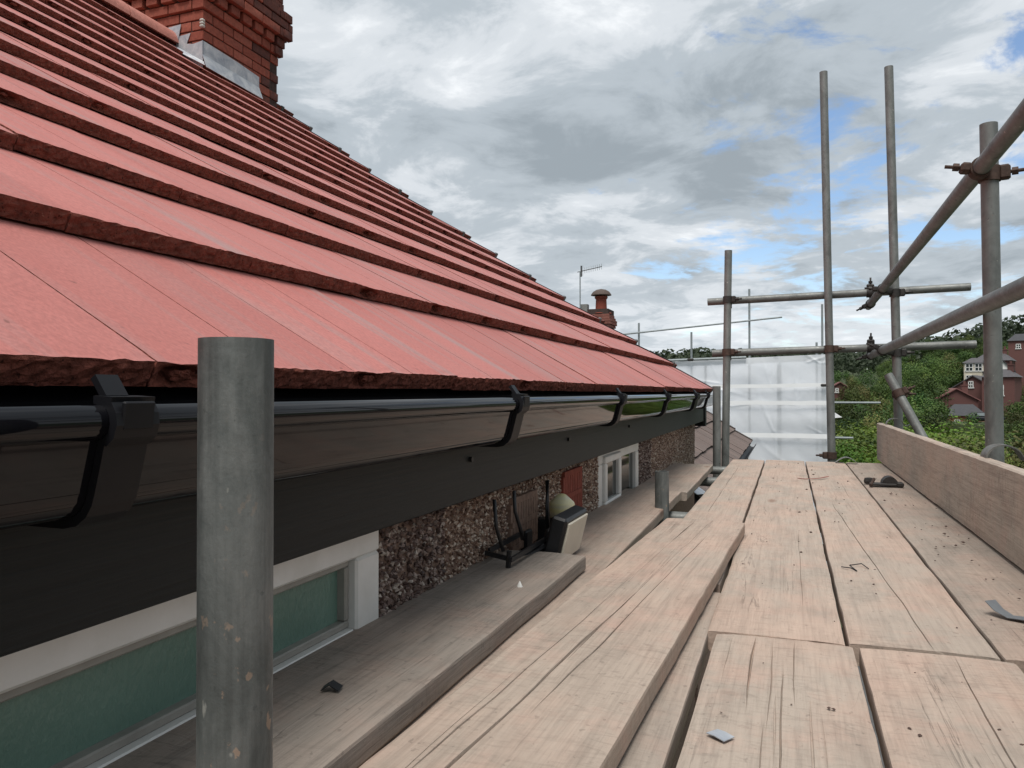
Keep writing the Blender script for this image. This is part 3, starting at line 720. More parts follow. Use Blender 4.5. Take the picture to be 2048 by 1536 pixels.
# ================================================================== scaffold
TR = .0255
def tube_thing(name, p0, p1, label, group=None, mat='steel', r=TR, cat='scaffold tube', hollow=.004):
    p0, p1 = Vector(p0), Vector(p1); d = p1 - p0; L = d.length; q = MB(); n = max(1, int(L / .5))
    q.tube((0, 0, 0), (0, 0, L), r, 28, hollow=hollow, caps=False)
    o = obj(name, q.mesh(name, M[mat], 'auto'), None, Matrix.Translation(p0) @ d.to_track_quat('Z', 'Y').to_matrix().to_4x4(), label=label, cat=cat, group=group)
    return o
G_ = 'tubes of the scaffold'
tube_thing('scaffold_tube', (-.368, .443, -5.58), (-.368, .443, .0375), 'mottled grey tube standing upright close in front of the gutter', G_, 'steel_near')
tube_thing('scaffold_tube', (-.437, 2.815, -5.58), (-.437, 2.815, -.288), 'short stub of tube poking up between the inner boards', G_, 'steel_near')
tube_thing('scaffold_tube', (-.50, 5.45, -5.6), (-.392, 5.50, .985), 'upright tube near the end of the roof eaves', G_)
tube_thing('scaffold_tube', (-.447, 5.19, -5.6), (-.447, 5.19, .040), 'short upright tube beside the taller one at the eaves end', G_)
tube_thing('scaffold_tube', (.345, 5.50, -5.6), (.226, 5.52, 2.15), 'tall thin upright tube at the far end of the deck', G_)
tube_thing('scaffold_tube', (.735, 5.20, -5.6), (.584, 5.19, 2.0), 'tall upright tube carrying both guard rails behind the toe board', G_)
tube_thing('scaffold_tube', (.665, 2.785, -5.6), (.598, 2.785, .850), 'thick upright tube at the right with a worn cut top', G_)
tube_thing('scaffold_tube', (-.54, 5.572, .640), (1.09, 5.572, .672), 'upper cross tube at the far end of the deck', G_)
tube_thing('scaffold_tube', (-.51, 5.578, .276), (1.12, 5.578, .305), 'lower cross tube at the far end of the deck', G_)
tube_thing('scaffold_tube', (.607, -.8, .805), (.528, 5.92, .605), 'upper guard rail slanting down from the top right corner', G_)
tube_thing('scaffold_tube', (.580, -.8, .272), (.530, 5.90, .254), 'lower guard rail running along above the toe board', G_)
tube_thing('scaffold_tube', (.562, 5.10, .105), (1.30, 4.45, -1.55), 'slanting brace tube clamped to the upright behind the toe board', G_)
for y, lb in ((-.6, 'behind the near boards'), (.72, 'under the near boards'), (1.66, 'below the board joint'), (2.55, 'in the gap beside the stub'), (3.05, 'past the stub in the gap'), (4.35, 'below the far boards'), (5.0, 'under the far board ends')):
    tube_thing('transom_tube', (-.63, y, -.494), (.80, y, -.494), 'cross tube carrying the deck ' + lb, 'transoms under the deck')
tube_thing('ledger_tube', (.71, -1.2, -.545), (.71, 5.9, -.545), 'outer ledger tube below the deck edge', 'ledgers under the deck')
tube_thing('ledger_tube', (-.40, -1.2, -.545), (-.40, 5.9, -.545), 'inner ledger tube below the deck', 'ledgers under the deck')

def ring_band(mb, c, ax, w=.046, ri=TR + .0005, ro=TR + .0065, a0=0, a1=2 * math.pi, seg=22):
    c = Vector(c); ax = Vector(ax).normalized(); q = ax.to_track_quat('Z', 'Y'); vs = []; fs = []; n = seg + 1
    for rr in (ri, ro):
        for z in (-w / 2, w / 2):
            for i in range(n):
                a = a0 + (a1 - a0) * i / seg; vs.append(c + q @ Vector((rr * math.cos(a), rr * math.sin(a), z)))
    for i in range(seg):
        fs += [(i, i + 1, n + i + 1, n + i), (2 * n + i, 3 * n + i, 3 * n + i + 1, 2 * n + i + 1), (i, 2 * n + i, 2 * n + i + 1, i + 1), (n + i, n + i + 1, 3 * n + i + 1, 3 * n + i)]
    if abs(a1 - a0) < 6.2: fs += [(0, n, 3 * n, 2 * n), (seg, 2 * n + seg, 3 * n + seg, n + seg)]
    mb.add(vs, fs)
def coupler(c1, ax1, c2, ax2, label, mat='rust', out1=None, out2=None, name='scaffold_coupler'):
    c1, c2 = Vector(c1), Vector(c2); mid = (c1 + c2) / 2; ax1 = Vector(ax1).normalized(); ax2 = Vector(ax2).normalized(); d = (c2 - c1); dn = d.normalized()
    T = thing(name, mid, label, 'coupler', 'couplers on the scaffold')
    q = MB(); gap = max(d.length - 2 * TR, .004); rot = Matrix((dn, ax1, dn.cross(ax1))).transposed()
    q.box(mid, (gap + .012, .05, .05), rot, bev=.006)
    obj('body', q.mesh('body', M[mat], 'auto'), T)
    for c, ax, s, o_ in ((c1, ax1, 1, out1), (c2, ax2, -1, out2)):
        q = MB(); ring_band(q, c, ax)
        obj('band', q.mesh('band', M[mat], 'auto'), T)
        side = Vector(o_) if o_ is not None else ax.cross(dn).normalized()
        side = (side - ax * side.dot(ax)).normalized(); tan = ax.cross(side).normalized()
        if tan.dot(dn * s) > 0: tan = -tan
        e = c + side * (TR + .004)
        q = MB(); q.box(e + side * .012 - tan * .002, (.03, .046, .03), Matrix((side, ax, side.cross(ax))).transposed(), bev=.006)
        obj('lug', q.mesh('lug', M[mat], 'auto'), T)
        b0 = c + side * (TR + .016) - tan * .03; b1 = c + side * (TR + .050)
        q = MB(); q.path([c + side * (TR + .012), c + side * (TR + .074)], .0058, 8); obj('bolt', q.mesh('bolt', M[mat], True), T)
        q = MB(); q.tube(c + side * (TR + .034), c + side * (TR + .051), .0125, 6); obj('nut', q.mesh('nut', M[mat]), T)
    return T
X_, Y_, Z_ = Vector((1, 0, 0)), Vector((0, 1, 0)), Vector((0, 0, 1))
def at_y(p0, p1, y): p0, p1 = Vector(p0), Vector(p1); return p0.lerp(p1, (y - p0.y) / (p1.y - p0.y))
def at_z(p0, p1, z): p0, p1 = Vector(p0), Vector(p1); return p0.lerp(p1, (z - p0.z) / (p1.z - p0.z))
def at_x(p0, p1, x): p0, p1 = Vector(p0), Vector(p1); return p0.lerp(p1, (x - p0.x) / (p1.x - p0.x))
g1 = ((.607, -.8, .805), (.528, 5.92, .605)); g2 = ((.580, -.8, .272), (.530, 5.90, .254))
r1 = ((.665, 2.785, -5.6), (.598, 2.785, .850)); r2 = ((.735, 5.20, -5.6), (.584, 5.19, 2.0)); r3 = ((.345, 5.50, -5.6), (.226, 5.52, 2.15)); r4 = ((-.50, 5.45, -5.6), (-.392, 5.50, .985))
l1 = ((-.54, 5.572, .640), (1.09, 5.572, .672)); l2 = ((-.51, 5.578, .276), (1.12, 5.578, .305))
a = at_y(*g1, 2.74); coupler(a, Y_, at_z(*r1, a.z - .01), Z_, 'rusty coupler joining the upper guard rail to the thick upright', 'rust', (-1, 0, .15), (1, -.3, 0))
a = at_y(*g1, 5.14); coupler(a, Y_, at_z(*r2, a.z - .02), Z_, 'dark coupler joining the upper guard rail to the tall upright', 'iron', (-1, 0, .1), (1, -.2, 0))
a = at_y(*g2, 5.14); coupler(a, Y_, at_z(*r2, a.z - .015), Z_, 'dark coupler joining the lower guard rail to the tall upright', 'iron', (-1, 0, .5), (1, -.2, 0))
a = at_y(*g1, 5.78); coupler(a, Y_, at_x(*l1, a.x - .02) + Vector((0, .0, 0)), X_, 'dark coupler at the end of the upper guard rail', 'iron', (-1, 0, -.5), (0, -.2, 1))
a = at_y(*g2, 5.78); coupler(a, Y_, at_x(*l2, a.x - .02), X_, 'dark coupler at the end of the lower guard rail', 'iron', (-1, 0, -.3), (0, -.2, 1))
for (tb, lb, mt) in ((r4, 'the upright near the eaves', 'rust'), (r3, 'the tall thin upright', 'rust')):
    a = at_x(*l2, at_z(*tb, .29).x); coupler(at_z(*tb, a.z), Z_, a, X_, 'brown coupler fixing the lower cross tube to ' + lb, mt, (1, -.3, 0), (0, 0, -1))
a = at_x(*l1, at_z(*r4, .645).x); coupler(at_z(*r4, a.z), Z_, a, X_, 'dark coupler fixing the upper cross tube to the upright near the eaves', 'iron', (1, -.3, 0), (0, 0, -1))
a = at_y((.562, 5.10, .105), (1.30, 4.45, -1.55), 5.055); coupler(a, Vector((.738, -.65, -1.655)), at_z(*r2, a.z), Z_, 'rusty swivel coupler on the slanting brace tube', 'rust', (1, -.3, .35), (1, -.2, 0))
a = at_z(*r3, -.42); coupler(a, Z_, a + Vector((-.0, .055, -.02)), X_, 'rusty coupler around the foot of the tall thin upright', 'rust', (-1, -.2, 0), (1, 0, .3))

# ---- boards
def board(name, x0, x1, y0, y1, z, label, mat='wood', skew=0.0, th=.038, cracks=(), seed=0, group='boards of the deck', stand=None, cat='scaffold board', rag=.004):
    W_ = x1 - x0; L = y1 - y0; so = seed * 3.71; mb = MB(); n = max(8, int(L / .05)); hw = W_ / 2
    base = [-.88, -.6, -.2, .2, .6, .88]
    cols = [('b', f * hw, None) for f in base if all(abs(f * hw - (c[0] - .5) * W_) > .016 for c in cracks)] + [('c', (c[0] - .5) * W_, c) for c in cracks]
    cols.sort(key=lambda t_: t_[1]); rows = []
    for j in range(n + 1):
        y = L * j / n; yy = y + y0 * 0
        ew = lambda s: .0024 * nz(y * 4 + so, s * 5) + .0016 * nz(y * 16 + so, s * 9) - max(0, .5 * nz(y * 2.1, s * 3 + so) - .22) * .02
        L_ = -hw + ew(1) ; R_ = hw + ew(2)
        zt = lambda x: .0016 * nz(x * 9 + so, y * 1.3) + .0009 * nz(x * 40, y * 3, so) - .0012 * (x / hw) ** 2
        top = [(L_ + .0055, zt(-hw) - .0002)]; 
        for kx, x, c in cols:
            if kx == 'b': top.append((x, zt(x)))
            else:
                f, ya, yb, w, dep = c[:5]; sd_ = c[5] if len(c) > 5 else 1; drift = c[6] if len(c) > 6 else 0
                e = 0 if y <= ya or y >= yb else min(1, (y - ya) / .12, (yb - y) / .12); e = max(e, 0) ** .6 * (.65 + .6 * nz(y * 5 + sd_, 3.3))
                xc = x + drift * (y - (ya + yb) / 2) + .0065 * nz(y * 2.6 + sd_, 1.1) + .0022 * nz(y * 9 + sd_, 4.1)
                ww = max(.0002, w * e); top += [(xc - ww / 2, zt(xc)), (xc - ww * .12, zt(xc) - dep * e), (xc + ww * .12, zt(xc) - dep * e), (xc + ww / 2, zt(xc))]
        top.append((R_ - .0055, zt(hw) - .0002))
        for i in range(1, len(top)):
            if top[i][0] < top[i - 1][0] + .0002: top[i] = (top[i - 1][0] + .0002, top[i][1])
        sec = top + [(max(R_ - .001, top[-1][0]), -.0028), (R_, -.0065), (R_, -th + .006), (R_ - .004, -th), (L_ + .004, -th), (L_, -th + .006), (L_, -.0065), (L_ + .001, -.0028)]
        ye = y
        rows.append([(x, ye + ((rag * nz(x * 45 + so, j) + rag * .6 * nz(x * 140, so)) if j in (0, n) else 0), zc) for x, zc in sec])
    k = len(rows[0]); vs = [p for r_ in rows for p in r_]; fs = []
    for j in range(n):
        for i in range(k):
            i2 = (i + 1) % k; fs.append((j * k + i, j * k + i2, (j + 1) * k + i2, (j + 1) * k + i))
    fs.append(tuple(range(k))); fs.append(tuple(n * k + i for i in range(k))[::-1])
    mb.add(vs, fs)
    mt = Matrix.Translation(((x0 + x1) / 2, y0, z)) @ Matrix.Rotation(-math.atan(skew), 4, 'Z')
    if stand is not None: mt = Matrix.Translation(stand) @ Matrix.Rotation(R(90), 4, 'Y')
    return obj(name, mb.mesh(name, M[mat], False), None, mt, label=label, cat=cat, group=group)
ZD = -.426
B = 'scaffold_board'
board(B, -.340, -.1465, 1.765, 5.07, ZD, 'far deck board beside the dark gap, partly under the raised board', 'wood', seed=1, cracks=[(.35, 1.0, 2.9, .0025, .004, 2)])
board(B, -.1385, .0885, 1.412, 5.09, ZD + .001, 'far deck board, second from the dark gap', 'wood', seed=2, cracks=[(.72, .2, 1.1, .0016, .003, 5)])
board(B, .0955, .3185, 1.425, 5.08, ZD, 'far deck board with one long wavy crack', 'wood', seed=3, cracks=[(.42, 0, 1.75, .0036, .006, 3, -.04), (.6, 1.9, 2.6, .0018, .003, 8)])
board(B, .3275, .5515, 1.44, 5.12, ZD - .004, 'dusty far deck board along the toe board', 'wood_mid', seed=4)
board(B, -.124, .1015, -1.2, 1.408, ZD - .001, 'near deck board with short dark splits and torn knots', 'wood', seed=5,
      cracks=[(.30, 2.30, 2.60, .006, .009, 1), (.43, 2.24, 2.58, .0035, .005, 4), (.50, 2.02, 2.45, .005, .008, 6), (.58, 2.33, 2.60, .006, .009, 9), (.40, 1.9, 2.25, .004, .006, 11), (.53, 1.6, 2.06, .005, .008, 13), (.13, 2.4, 2.59, .0025, .004, 15), (.46, 2.14, 2.34, .011, .005, 21), (.66, 2.05, 2.34, .009, .005, 23), (.72, 2.1, 2.28, .007, .004, 25)])
board(B, .1085, .3355, -1.2, 1.405, ZD + .001, 'near deck board at the right with a thin dark crack', 'wood', seed=6, cracks=[(.55, 1.5, 2.6, .0035, .006, 7, .03)])
board(B, .352, .560, -1.2, 1.415, ZD - .003, 'near deck board next to the toe board, at the right edge', 'wood_mid', seed=7)
board(B, -.345, -.1375, -1.2, 1.70, ZD - .003, 'narrow visible board half hidden under the raised split board', 'wood_mid', seed=8)
board(B, -.440, -.207, .2, 2.385, ZD + .0395, 'raised split board with several long deep cracks', 'wood_pink', skew=.038, seed=9,
      cracks=[(.40, .2, 1.1, .0065, .011, 2, .03), (.33, 1.06, 2.10, .0055, .009, 5, .03), (.50, .9, 2.15, .0042, .007, 8, .02), (.60, .7, 1.9, .0036, .006, 10, .03), (.27, .45, 1.2, .003, .005, 12, .02), (.21, .1, .8, .0024, .004, 14)])
board(B, -.672, -.449, -.9, 1.748, ZD + .0445, 'grey board lying against the house wall, its end overhanging', 'wood_grey', seed=10, rag=.006)
board(B, -.640, -.383, -.9, 3.32, ZD + .006, 'dusty inner board running past the lamp towards the stub tube', 'wood_mid', skew=-.012, seed=11)
board(B, -.655, -.412, 3.34, 4.68, ZD - .002, 'short far inner board below the second window', 'wood_mid', skew=-.010, seed=12)
# toe board on edge
board('toe_board', 0, .232, 1.2 - 2.6, 5.31, 0, 'toe board standing on edge along the right of the deck', 'wood_toe', seed=13, cracks=[(.45, 3.0, 5.6, .0018, .003, 3)], stand=(.557, -1.4, -.308), group='toe boards', cat='toe board')

def hook(y, label, w=.05, x=.556, z=-.192):
    q = MB(); pr = []
    arc = [(x - .012, z - .055), (x - .016, z - .02)] + [(x + .030 + .048 * math.cos(a_), z + .0 + .040 * math.sin(a_)) for a_ in [math.pi * (1 - i / 10) for i in range(0, 9)]] + [(x + .085, z - .004), (x + .115, z + .004)]
    inn = [(px_ + (.004 if i < 5 else 0), pz - .004) for i, (px_, pz) in enumerate(arc)]
    q.extrude_y(arc + inn[::-1], y - w / 2, y + w / 2)
    return obj('board_clip', q.mesh('board_clip', M['strap'], 'auto'), label=label, cat='board clip', group='clips on the toe board')
hook(2.60, 'curved grey steel clip hooked over the toe board by the thick upright', .07)
hook(5.02, 'small curved clip over the toe board by the tall upright', .04)
q = MB(); pr = [(.255 + .02 * i, 0) for i in range(3)]
arc = [(.262 + .05 * i / 1 * .35, -.424 + .034 * math.sin(math.pi * min(1, i / 7))) for i in range(8)]
q.extrude_y(arc + [(x, z - .003) for x, z in arc[::-1]], 5.00, 5.06); obj('board_clip', q.mesh('board_clip', M['strap'], 'auto'), label='curved steel clip lying at the foot of the thin upright', cat='board clip', group='clips on the toe board')

# ================================================================== lamp and cables on the wall
fl = thing('floodlight', (-.53, 1.86, -.42), 'black floodlight with cream lens leaning above the inner board', 'floodlight')
rot = Matrix.Rotation(R(14), 3, 'Y')
m = MB(); m.box((-.532, 1.865, -.358), (.040, .20, .118), rot, bev=.006); obj('housing', m.mesh('housing', M['black'], 'auto'), fl)
m = MB(); m.box((-.5095, 1.865, -.3635), (.006, .176, .098), rot, bev=.002); obj('lens', m.mesh('lens', M['lens']), fl)
m = MB(); m.box((-.56, 1.865, -.37), (.03, .12, .07), rot, bev=.008); obj('back_box', m.mesh('back_box', M['black'], 'auto'), fl)
m = MB()
m.box((-.566, 1.68, -.362), (.006, .25, .010)); obj('bracket_bar', m.mesh('bracket_bar', M['black']), fl)
m = MB(); m.box((-.628, 1.70, -.352), (.006, .23, .011)); obj('bracket_bar', m.mesh('bracket_bar', M['black']), fl)
m = MB(); m.box((-.597, 1.565, -.358), (.066, .006, .010), Matrix.Rotation(R(9), 3, 'Y')); obj('bracket_bar', m.mesh('bracket_bar', M['black']), fl)
m = MB(); m.path([(-.572, 1.562, -.345), (-.575, 1.565, -.38), (-.582, 1.585, -.415), (-.60, 1.61, -.419)], .006, 8); obj('bracket_arm', m.mesh('bracket_arm', M['black']), fl)
m = MB(); m.path([(-.60, 1.61, -.40), (-.59, 1.68, -.392), (-.565, 1.78, -.375)], .009, 8); obj('bracket_arm', m.mesh('bracket_arm', M['black']), fl)
m = MB(); m.tube((-.556, 1.805, -.365), (-.550, 1.80, -.365), .008, 10); obj('bolt', m.mesh('bolt', M['strap']), fl)
m = MB(); m.box((-.648, 1.90, -.385), (.02, .05, .05), bev=.004); obj('wall_plate', m.mesh('wall_plate', M['black']), fl)
dl = thing('dome_lamp', (-.60, 2.03, -.42), 'cream dome lamp on a black base behind the floodlight', 'lamp')
m = MB(); m.lathe((-.592, 2.04, -.345), [(.034, 0), (.036, .006), (.036, .036), (.034, .042), (.012, .062), (.008, .064)], 24); obj('dome', m.mesh('dome', M['dome'], 'auto'), dl)
m = MB(); m.lathe((-.592, 2.04, -.419), [(.030, 0), (.033, .02), (.036, .072)], 20); m.box((-.64, 2.04, -.38), (.05, .05, .06)); obj('base', m.mesh('base', M['black'], 'auto'), dl)
for i, (pts, lb) in enumerate([([(-.60, 1.545, -.232), (-.597, 1.548, -.29), (-.585, 1.56, -.345)], 'thin black cable down to the bracket end nearest the first window'),
                               ([(-.61, 1.70, -.232), (-.608, 1.70, -.28), (-.598, 1.712, -.325), (-.60, 1.73, -.35)], 'thin black cable hanging between the other two'),
                               ([(-.60, 1.93, -.232), (-.60, 1.93, -.30), (-.596, 1.925, -.37)], 'black cable hanging close to the cream dome lamp')]):
    m = MB(); m.path(pts, .0045 if i < 2 else .006, 8); obj('cable', m.mesh('cable', M['black'], True), label=lb, cat='cable', group='cables on the wall')

# ================================================================== bits lying on the boards
def bent(name, pts, wdt, label, mat, th=.0012, cat='offcut', group='scraps on the deck'):
    q = MB(); P = [Vector(p) for p in pts]; vs = []; fs = []
    for i, p in enumerate(P):
        t_ = (P[min(i + 1, len(P) - 1)] - P[max(0, i - 1)]); s_ = Vector((-t_.y, t_.x, 0)).normalized() * wdt / 2; n_ = t_.cross(s_).normalized() * th
        vs += [p - s_, p + s_, p + s_ + n_, p - s_ + n_]
    for i in range(len(P) - 1):
        for k in range(4): fs.append((i * 4 + k, i * 4 + (k + 1) % 4, (i + 1) * 4 + (k + 1) % 4, (i + 1) * 4 + k))
    fs += [(0, 1, 2, 3), tuple(4 * (len(P) - 1) + k for k in range(4))]
    q.add(vs, fs); return obj(name, q.mesh(name, mat, 'auto'), label=label, cat=cat, group=group)
greypl = plain('grey offcut', (.16, .175, .19), .35); leadm = M['lead']
bent('offcut', [(.365, 1.715, ZD + .022), (.376, 1.700, ZD + .009), (.392, 1.685, ZD + .001), (.415, 1.672, ZD + .003), (.440, 1.664, ZD + .009), (.455, 1.662, ZD + .006)], .026, 'curled grey offcut lying on the board by the toe board', greypl)
redm = plain('red brown strip', (.26, .10, .075), .7)
bent('strip', [(.040, 4.02, ZD + .003), (.075, 4.00, ZD + .003), (.11, 4.01, ZD + .004), (.145, 4.035, ZD + .006), (.18, 4.08, ZD + .010)], .012, 'thin red brown strip lying across two far boards', redm, .002)
bent('offcut', [(-.092, .988, ZD + .002), (-.082, .980, ZD + .0035), (-.070, .972, ZD + .002)], .020, 'small flat scrap of grey metal on the near board', leadm)
bent('offcut', [(-.562, .842, ZD + .047), (-.552, .845, ZD + .054), (-.540, .848, ZD + .047)], .018, 'small black folded scrap on the grey inner board', M['black'])
m = MB(); m.lathe((-.498, 1.42, ZD + .0445), [(.006, 0), (.004, .005), (.0008, .011)], 10); obj('wall_plug', m.mesh('wall_plug', M['upvc']), label='tiny white cone on the grey inner board', cat='scrap', group='scraps on the deck')
m = MB(); m.path([(.118, 2.02, ZD + .003), (.138, 2.00, ZD + .006), (.150, 1.99, ZD + .002), (.137, 2.03, ZD + .006), (.165, 2.05, ZD + .008), (.178, 2.02, ZD + .003)], .0013, 6); obj('wire', m.mesh('wire', M['black']), label='twist of thin dark wire beside the board gap', cat='wire', group='scraps on the deck')
cp = thing('loose_coupler', (.42, 3.87, ZD), 'loose dark coupler lying on the deck by the toe board', 'coupler')
m = MB()
vs = []; a_ = [math.pi * i / 12 for i in range(13)]
prof = [(.428 + .034 * math.cos(t_) * 1.0, ZD + .008 + .036 * math.sin(t_)) for t_ in a_]
m.extrude_y(prof, 3.83, 3.90)
obj('saddle', m.mesh('saddle', M['iron'], 'auto'), cp)
m = MB(); m.box((.40, 3.845, ZD + .008), (.11, .05, .012), bev=.003); m.box((.468, 3.845, ZD + .010), (.03, .05, .02), bev=.004); obj('flange', m.mesh('flange', M['iron']), cp)
m = MB(); m.path([(.365, 3.86, ZD + .03), (.352, 3.83, ZD + .012), (.345, 3.80, ZD + .006)], .007, 8); obj('bolt', m.mesh('bolt', M['rust']), cp)
m = MB(); m.lathe((.35, 3.93, ZD), [(.020, 0), (.023, .012), (.019, .026), (.010, .028)], 8); obj('nut', m.mesh('nut', M['iron']), cp)
cr = random.Random(8); crumbs = MB()
spots = [(cr.uniform(-.12, .54), cr.uniform(1.5, 4.9)) for _ in range(110)] + [(cr.uniform(.33, .55), cr.uniform(1.5, 4.5)) for _ in range(60)] + [(cr.uniform(-.1, .33), cr.uniform(.95, 1.4)) for _ in range(14)]
for x, y in spots:
    s = cr.choice([.0015, .002, .0025, .003, .005]); c = Vector((x, y, ZD + s * .5)); P = [(1, 0, 0), (-1, 0, 0), (0, 1, 0), (0, -1, 0), (0, 0, 1), (0, 0, -1)]
    a = cr.uniform(0, 6); rr = Matrix.Rotation(a, 3, 'Z')
    crumbs.add([c + rr @ Vector((p[0] * s * cr.uniform(.8, 2), p[1] * s, p[2] * s * .6)) for p in P], [(0, 2, 4), (2, 1, 4), (1, 3, 4), (3, 0, 4), (2, 0, 5), (1, 2, 5), (3, 1, 5), (0, 3, 5)])
obj('crumbs', crumbs.mesh('crumbs', plain('tile crumbs', (.08, .05, .04), .9)), label='scattered crumbs of tile and mortar on the deck', cat='debris', kind='stuff')

# ================================================================== sheeted scaffold round the third house
ss = thing('sheeted_scaffold', (-3, 20, -7), 'scaffold wrapped in white plastic sheeting beyond the lower roof', 'scaffold')
t = NT('white sheeting'); v = t.coords(rnd=False); n = t.noise(v, 1.3, 6, .6, .8); n2 = t.noise(v, 7, 5, .6)
tl = t.n('ShaderNodeBsdfTranslucent'); t.put(tl.inputs[0], (.86, .89, .94)); tp = t.n('ShaderNodeBsdfTransparent'); t.put(tp.inputs[0], (.85, .88, .92))
t.fin(t.ramp(n, [(.3, (.82, .84, .87)), (.7, (.87, .88, .90))]), .35, t.bump(n2, .12, .04))
m1 = t.n('ShaderNodeMixShader'); m1.inputs[0].default_value = .4; t.l(t.b.outputs[0], m1.inputs[1]); t.l(tl.outputs[0], m1.inputs[2])
m2 = t.n('ShaderNodeMixShader'); m2.inputs[0].default_value = .2; t.l(m1.outputs[0], m2.inputs[1]); t.l(tp.outputs[0], m2.inputs[2]); t.l(m2.outputs[0], t.o.inputs[0])
M['sheet'] = t.m
M['tape'] = plain('white batten', (.84, .85, .87), .5, 0, .3, 3, .06, .05)
topz = lambda x: .80 + (x + 2.85) * .033
LV = [None, .17, -.24, -1.06, -1.9, -3.9]
pr_ = random.Random(31); TIES = []
for tx in (-2.6, -2.0, -1.45, -.93, -.25, .35, .86):
    for tz in (.80, .17, -.25, -1.06, -1.9): 
        if pr_.random() < .8: TIES.append((tx + pr_.uniform(-.25, .25), tz + pr_.uniform(-.12, .05), [(pr_.uniform(0, 6.28), pr_.uniform(.25, 1.1), pr_.uniform(.006, .022)) for _ in range(pr_.choice((1, 2, 3)))]))
def crease(x, z):
    y = 0
    for tx, tz, rays in TIES:
        dx, dz = x - tx, z - tz; r2 = dx * dx + dz * dz
        if r2 > 1.6: continue
        rr = math.sqrt(r2)
        for a_, L_, am in rays:
            al = dx * math.cos(a_) + dz * math.sin(a_)
            if al < 0: continue
            pe = -dx * math.sin(a_) + dz * math.cos(a_)
            y += am * math.exp(-(pe / (.022 + .03 * al)) ** 2) * math.exp(-(al / L_) ** 2) * min(1, rr / .08)
    return y
def panel(x0, x1, ztop, zbot, seed, yb=20.0):
    if x0 < -4 and x1 > 0: panel(x0, -3.3, ztop, zbot, seed, yb); x0 = -3.3
    fine = x0 > -4
    q = MB(); nx, nzz = (150, 40) if fine else (12, 6); vs = []
    for j in range(nzz + 1):
        for i in range(nx + 1):
            fx = i / nx; fz = j / nzz; x = x0 + (x1 - x0) * fx; zt = ztop(x); z = zt + (zbot - zt) * fz
            sag = math.sin(math.pi * fz)
            y = yb - .05 * sag * (.5 + nz(x * .6 + seed, z * .6)) - .02 * nz(x * 3 + z * 1.5, z * 2, seed) * sag - (crease(x, z) if fine else 0)
            vs.append((x, y, z))
    fs = [(j * (nx + 1) + i, j * (nx + 1) + i + 1, (j + 1) * (nx + 1) + i + 1, (j + 1) * (nx + 1) + i) for j in range(nzz) for i in range(nx)]
    q.add(vs, fs); return obj('sheet', q.mesh('sheet', M['sheet'], True), ss)
panel(-9, .88, topz, .17, 1); panel(-9, .90, lambda x: .165, -.235, 2); panel(-9, .90, lambda x: -.245, -1.06, 3); panel(-9, .93, lambda x: -1.07, -3.0, 4); panel(-9, .93, lambda x: -3.01, -6.9, 5)
def ribbon(z, w, sl=0.0, y=19.88):
    q = MB(); pts = [(-9 + 9.9 * i / 30, y + .03 * nz(i * .7, z), z + sl * (-9 + 9.9 * i / 30) + .02 * nz(i * .9, z * 3)) for i in range(31)]
    vs = [(x, yy, zz + d) for x, yy, zz in pts for d in (-w / 2, w / 2)]; fs = [(2 * i, 2 * i + 2, 2 * i + 3, 2 * i + 1) for i in range(30)]
    q.add(vs, fs); obj('batten', q.mesh('batten', M['tape']), ss)
ribbon(.17, .09, .016); ribbon(-.26, .10); ribbon(-1.06, .11)
q = MB(); q.add([(-9, 20.9, -6.9), (.8, 20.9, -6.9), (.8, 20.9, .8), (-9, 20.9, .5)], [(0, 1, 2, 3)]); obj('added_backing', q.mesh('added_backing', M['tape']), ss)  # added white backing, brightens the sheeting so the tubes show dark against it
for i, x in enumerate((-2.0, -.93, -.25)):
    q = MB(); q.box((x, 20.06, -3), (.055, .05, 7.4)); obj('upright', q.mesh('upright', M['steel_far']), ss)
# side of the wrapped scaffold
q = MB(); nx = 10; vs = []
for j in range(23):
    for i in range(nx + 1):
        z = .92 - 8 * j / 22; y = 20 + 6 * i / nx; vs.append((.90 + .05 * nz(y * 2, z * 1.5), y, z))
q.add(vs, [(j * (nx + 1) + i, j * (nx + 1) + i + 1, (j + 1) * (nx + 1) + i + 1, (j + 1) * (nx + 1) + i) for j in range(22) for i in range(nx)]); obj('sheet', q.mesh('sheet', M['sheet'], True), ss)
def stube(p0, p1, r=.026): q = MB(); q.tube(p0, p1, r, 10); obj('tube', q.mesh('tube', M['steel_far'], 'auto'), ss)
for x, zt in ((-3.72, 1.83), (-2.36, 1.55), (-.93, 2.6), (.77, 2.15), (.64, 1.22)): stube((x, 20.12, -7), (x, 20.12, zt))
stube((-7, 20.05, 1.30), (-.15, 20.05, 1.86), .022); stube((-9, 19.93, .66), (-1.0, 19.93, .87), .035)
stube((-1.2, 20.12, -.25), (2.05, 20.12, -.25)); stube((-1.2, 20.12, -1.1), (1.45, 20.12, -1.1))
for x in (-.2, -6): stube((x, 20.2, -7), (x, 20.2, .8))
for x, z in ((-2.36, .83), (-3.1, .80), (.80, .17)):
    q = MB(); q.box((x, 19.9, z), (.16, .08, .07), bev=.02); obj('coupler', q.mesh('coupler', M['iron']), ss)
q = MB(); q.add([(.86, 20.5, -.36), (1.24, 20.6, -.62), (.86, 20.5, -.66)], [(0, 1, 2)]); q.add([(.86, 20.52, -.36), (1.24, 20.62, -.62), (.86, 20.52, -.66)], [(2, 1, 0)])
obj('loose_flap', q.mesh('loose_flap', M['tape']), ss)
